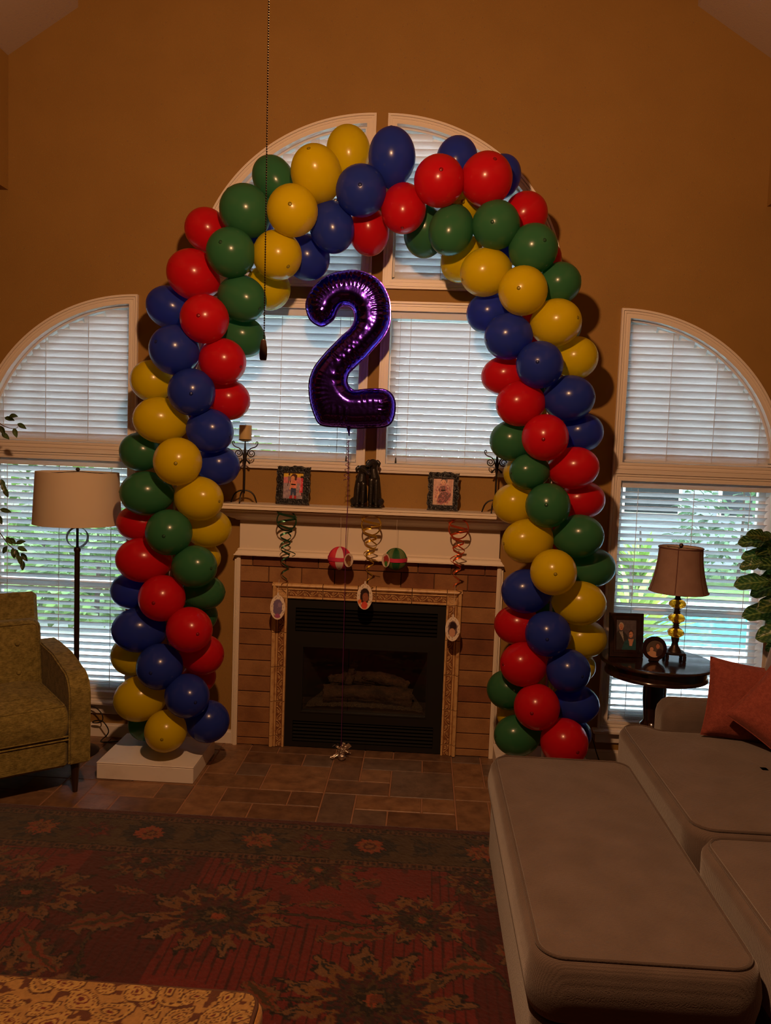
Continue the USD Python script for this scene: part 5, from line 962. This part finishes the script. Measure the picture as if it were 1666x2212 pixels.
for k in range(26):
    h = rl.uniform(.75, 1.4); a = rl.uniform(0, 2*PI); c0 = trc[np.argmin(np.abs(trc[:, 2]-h))]; d = V3([math.cos(a), math.sin(a)*.8, rl.uniform(-.2, .5)]); d /= np.linalg.norm(d); g = c_(*(rl.uniform(.7, 1.2)*V3([44, 78, 36])).clip(0, 255))
    if c0[0]+d[0]*.2 > .40 or c0[1]+d[1]*.2 > .12: continue
    m, c = leaf_mesh(c0+d*.03, d, V3([0, -.2, 1]), .16, .058, fid, .2, .25, .1, 7, g, G1*.75, 20, 13); part(fg, 'leaf', m, 'leaf', True, None, None, c)
fc = thing('ficus_tree', 'slender ficus with drooping pointed leaves at the left edge', 'plant', None, (-2.27, -.30, 0)); O = V3([-2.27, -.30, 0])
part(fc, 'pot', lathe([(0, 0), (.11, 0), (.14, .22), (.145, .24), (.13, .24), (.125, .2), (0, .2)], 36), 'basket'); part(fc, 'soil', lathe([(0, .2), (.126, .201), (0, .206)], 24), 'soil')
tt = CubicSpline(np.arange(4), V3([[0, 0, .18], [.02, .01, .6], [-.02, .0, 1.1], [.03, -.01, 1.62]]))(np.linspace(0, 3, 40)); part(fc, 'trunk', tube(tt, np.linspace(.014, .006, 40), 8), 'bark', 60)
BR = [[(-20, 905), (0, 915), (22, 925), (38, 922)], [(-30, 1030), (-12, 1042), (8, 1050)], [(-40, 1085), (-15, 1100), (0, 1112)], [(-25, 1130), (5, 1158), (20, 1178), (35, 1190), (42, 1205)]]
for pts in BR:
    P = V3([at(x, y, -.36) for x, y in pts])-O; st_ = tt[np.argmin(np.abs(tt[:, 2]-P[0, 2]-.08))]; P = np.vstack([st_, (st_+P[0])/2+[0, 0, .03], P]); cc = CubicSpline(np.arange(len(P)), P)(np.linspace(0, len(P)-1, 30)); part(fc, 'branch', tube(cc, np.linspace(.0035, .0012, 30), 5), 'bark', 60)
FL2 = [(10, 902, 14, .2), (20, 898, 24, 0), (30, 925, 48, 1.1), (38, 915, 55, .45), (4, 935, 12, .6), (0, 920, -5, 1), (4, 1045, 18, 1.1), (2, 1035, -10, 1.2), (8, 1052, 14, 1.2), (0, 1100, 10, .2), (-5, 1112, 5, 1), (14, 1160, 28, .8), (34, 1174, 54, -.3), (38, 1182, 58, .3), (28, 1183, 22, 1.5), (33, 1186, 38, 1.2), (16, 1180, 4, 2.2), (46, 1195, 64, .9), (42, 1200, 46, 1.4), (50, 1212, 54, 1.5), (20, 1162, 6, .6)]
for x, y, x2, a in FL2:
    b0 = at(x, y, -.36+rl.uniform(-.03, .03))-O; d = V3([math.cos(a), rl.uniform(-.35, .1), -math.sin(a)]); g = c_(*(rl.uniform(.8, 1.3)*V3([58, 70, 34])).clip(0, 255)); m, c = leaf_mesh(b0, d, V3([.2, -1, .5]), rl.uniform(.046, .060), .014, oval, .3, .12, .05, 6, g, g*1.7, 11, 7); part(fc, 'leaf', m, 'leaf', True, None, None, c)
for k in range(70):
    h = rl.uniform(.9, 1.72); a = rl.uniform(0, 2*PI); r = rl.uniform(.02, .20); p0 = V3([r*math.cos(a)-.06, r*math.sin(a), h]); d = V3([math.cos(a), math.sin(a), -rl.uniform(.2, 1.2)])
    if p0[0] < -.33 or p0[0] > .13: continue
    g = c_(*(rl.uniform(.7, 1.2)*V3([56, 68, 32])).clip(0, 255)); m, c = leaf_mesh(p0, d, V3([.2, -.5, 1]), .055, .014, oval, .3, .12, .05, 6, g, g*1.6, 9, 7); part(fc, 'leaf', m, 'leaf', True, None, None, c)

# ---------------------------------------------------------------- cables
pm('black_rubber', (.012, .012, .012), .5)
cb = [at(180, 1531, -.05), at(205, 1528, -.06), at(221, 1545, -.07), at(217, 1560, -.06), at(200, 1560, -.05), at(215, 1556, -.07), at(228, 1565, -.09), at(233, 1585, -.08), V3([-1.42, -.10, .005]), V3([-1.34, -.09, .005]), V3([-1.29, -.12, .005])]
solo('power_cable', tube(CubicSpline(np.arange(len(cb)), V3(cb))(np.linspace(0, len(cb)-1, 90)), .0032, 6), 'black_rubber', 'black cable looping down the wall behind the armchair', 'cable', None, 60)
cb = [at(1268, 1592, -.02), at(1285, 1612, -.05), V3([1.30, -.10, .006]), V3([1.42, -.08, .006]), V3([1.5, -.12, .006])]
solo('power_cable', tube(CubicSpline(np.arange(len(cb)), V3(cb))(np.linspace(0, len(cb)-1, 60)), .0032, 6), 'black_rubber', 'black cable running along the floor right of the balloon columns', 'cable', None, 60)

# ---------------------------------------------------------------- garden seen between the slats
pm('patio_concrete', (.62, .60, .57), .85, noise=((.5, .48, .46), 2.0, .4, .7)); pm('pool_water', (.10, .62, .68), .06); pm('coping', (.78, .77, .75), .7); pm('lawn', (.10, .20, .05), .9, noise=((.18, .28, .08), 6.0, .4, .6)); pm('render_grey', (.36, .36, .40), .8); pm('fence_wood', (.30, .26, .22), .85, noise=((.2, .17, .15), 5, .4, .7))
struct('patio', B(-9, 9, .14, 3.1, -.20, -.10), 'patio_concrete'); struct('patio_far', cat_([B(-9, -.2, 3.1, 11, -.20, -.10), B(.2, 9, 5.6, 11, -.20, -.10)]), 'lawn')
po = thing('pool', 'turquoise swimming pool beyond the right windows', 'pool', None, kind=None)
part(po, 'water', B(.0, 6, 3.3, 5.5, -.19, -.14), 'pool_water', False); part(po, 'coping', cat_([B(-.2, 6.2, 3.1, 3.3, -.2, -.09), B(-.2, 6.2, 5.5, 5.7, -.2, -.09), B(-.2, 0, 3.3, 5.5, -.2, -.09)]), 'coping', False)
fn = thing('garden_fence', 'weathered board fence at the back of the garden', 'fence')
for i in range(60): part(fn, 'board', B(-9+i*.3, -9+i*.3+.285, 10.6, 10.63, -.1, 1.75), 'fence_wood', False)
part(fn, 'rail', B(-9, 9, 10.63, 10.68, 1.3, 1.4), 'fence_wood', False)
hs = thing('neighbour_house', 'pale grey neighbouring house wall with windows beyond the pool', 'house')
part(hs, 'wall', B(3.0, 9, 9.4, 9.8, -.1, 3.4), 'render_grey', False)
for x in (3.6, 5.2, 6.8): q = part(hs, 'window', B(x, x+1.0, 9.36, 9.4, .7, 2.1), 'white_trim', False); part(q, 'pane', B(x+.06, x+.94, 9.35, 9.36, .76, 2.04), 'black_metal', False)
def bush(nm, lb, cx, cy, r, h, n, col, lf, seed, cat='shrub', blade=False):
    g = np.random.default_rng(seed); b = thing(nm, lb, cat, 'plants in the garden', (cx, cy, -.1)); T1, K1 = [], []
    for k in range(n):
        a = g.uniform(0, 2*PI); u = g.uniform(0, 1)
        if blade: d = V3([math.cos(a), math.sin(a), g.uniform(.3, 1.6)]); d /= np.linalg.norm(d); p0 = V3([0, 0, .05+.25*h*u]); Ln, wd = lf*g.uniform(.7, 1.2), lf*.05
        else: ph = math.acos(g.uniform(-.2, 1)); p0 = V3([r*math.sin(ph)*math.cos(a), r*math.sin(ph)*math.sin(a), h*(.12+.88*max(math.cos(ph), 0))])*g.uniform(.75, 1.0)+V3([0, 0, .05]); d = p0-V3([0, 0, h*.4]); d = d/np.linalg.norm(d)+g.normal(0, .5, 3); d /= np.linalg.norm(d); Ln, wd = lf*g.uniform(.7, 1.3), lf*.3
        c = c_(*(V3(col)*g.uniform(.7, 1.25)).clip(0, 255)); m, cl = leaf_mesh(p0, d, V3([.3, .2, 1.0]), Ln, wd, oval, .2, .25, 0, 5, c, c*1.2, 4, 3); T1.append(m); K1.append(cl)
    part(b, 'foliage', cat_(T1), 'leaf', True, None, 'stuff', np.vstack(K1)); part(b, 'stem', tube([(0, 0, 0), (.02, 0, h*.5), (0, .02, h*.8)], [.03, .02, .01], 6), 'bark', 60)
for i, (x, y, r, h, n, lf) in enumerate(((-4.9, 3.6, .7, 1.4, 800, .16), (-2.9, 3.4, .7, 1.1, 800, .15), (-2.2, 5.6, .9, 2.0, 900, .18), (-1.2, 3.7, .6, .9, 700, .14), (-4.7, 6.0, 1.0, 2.3, 900, .2))): bush('garden_shrub', f'leafy green garden shrub, {["", "second", "third", "fourth", "fifth"][i]} one beyond the left windows'.replace(', first one', '').replace(',  one', ', nearest one'), x, y, r, h, n, (98, 128, 58), lf, 50+i)
for i, (x, y, h) in enumerate(((2.15, 2.9, 1.0), (3.1, 6.2, 1.1))): bush('yucca', ['yellow green spiky yucca beside the pool, near side', 'yellow green spiky yucca across the pool'][i], x, y, .4, h, 90, (150, 176, 80), .75, 70+i, 'yucca', True)
for i, (x, y, r, h) in enumerate(((1.3, 7.6, .8, 1.6), (5.0, 7.8, 1.0, 1.9))): bush('hedge_shrub', ['grey green shrub across the pool, left one', 'grey green shrub across the pool before the house'][i], x, y, r, h, 800, (104, 130, 96), .17, 80+i)
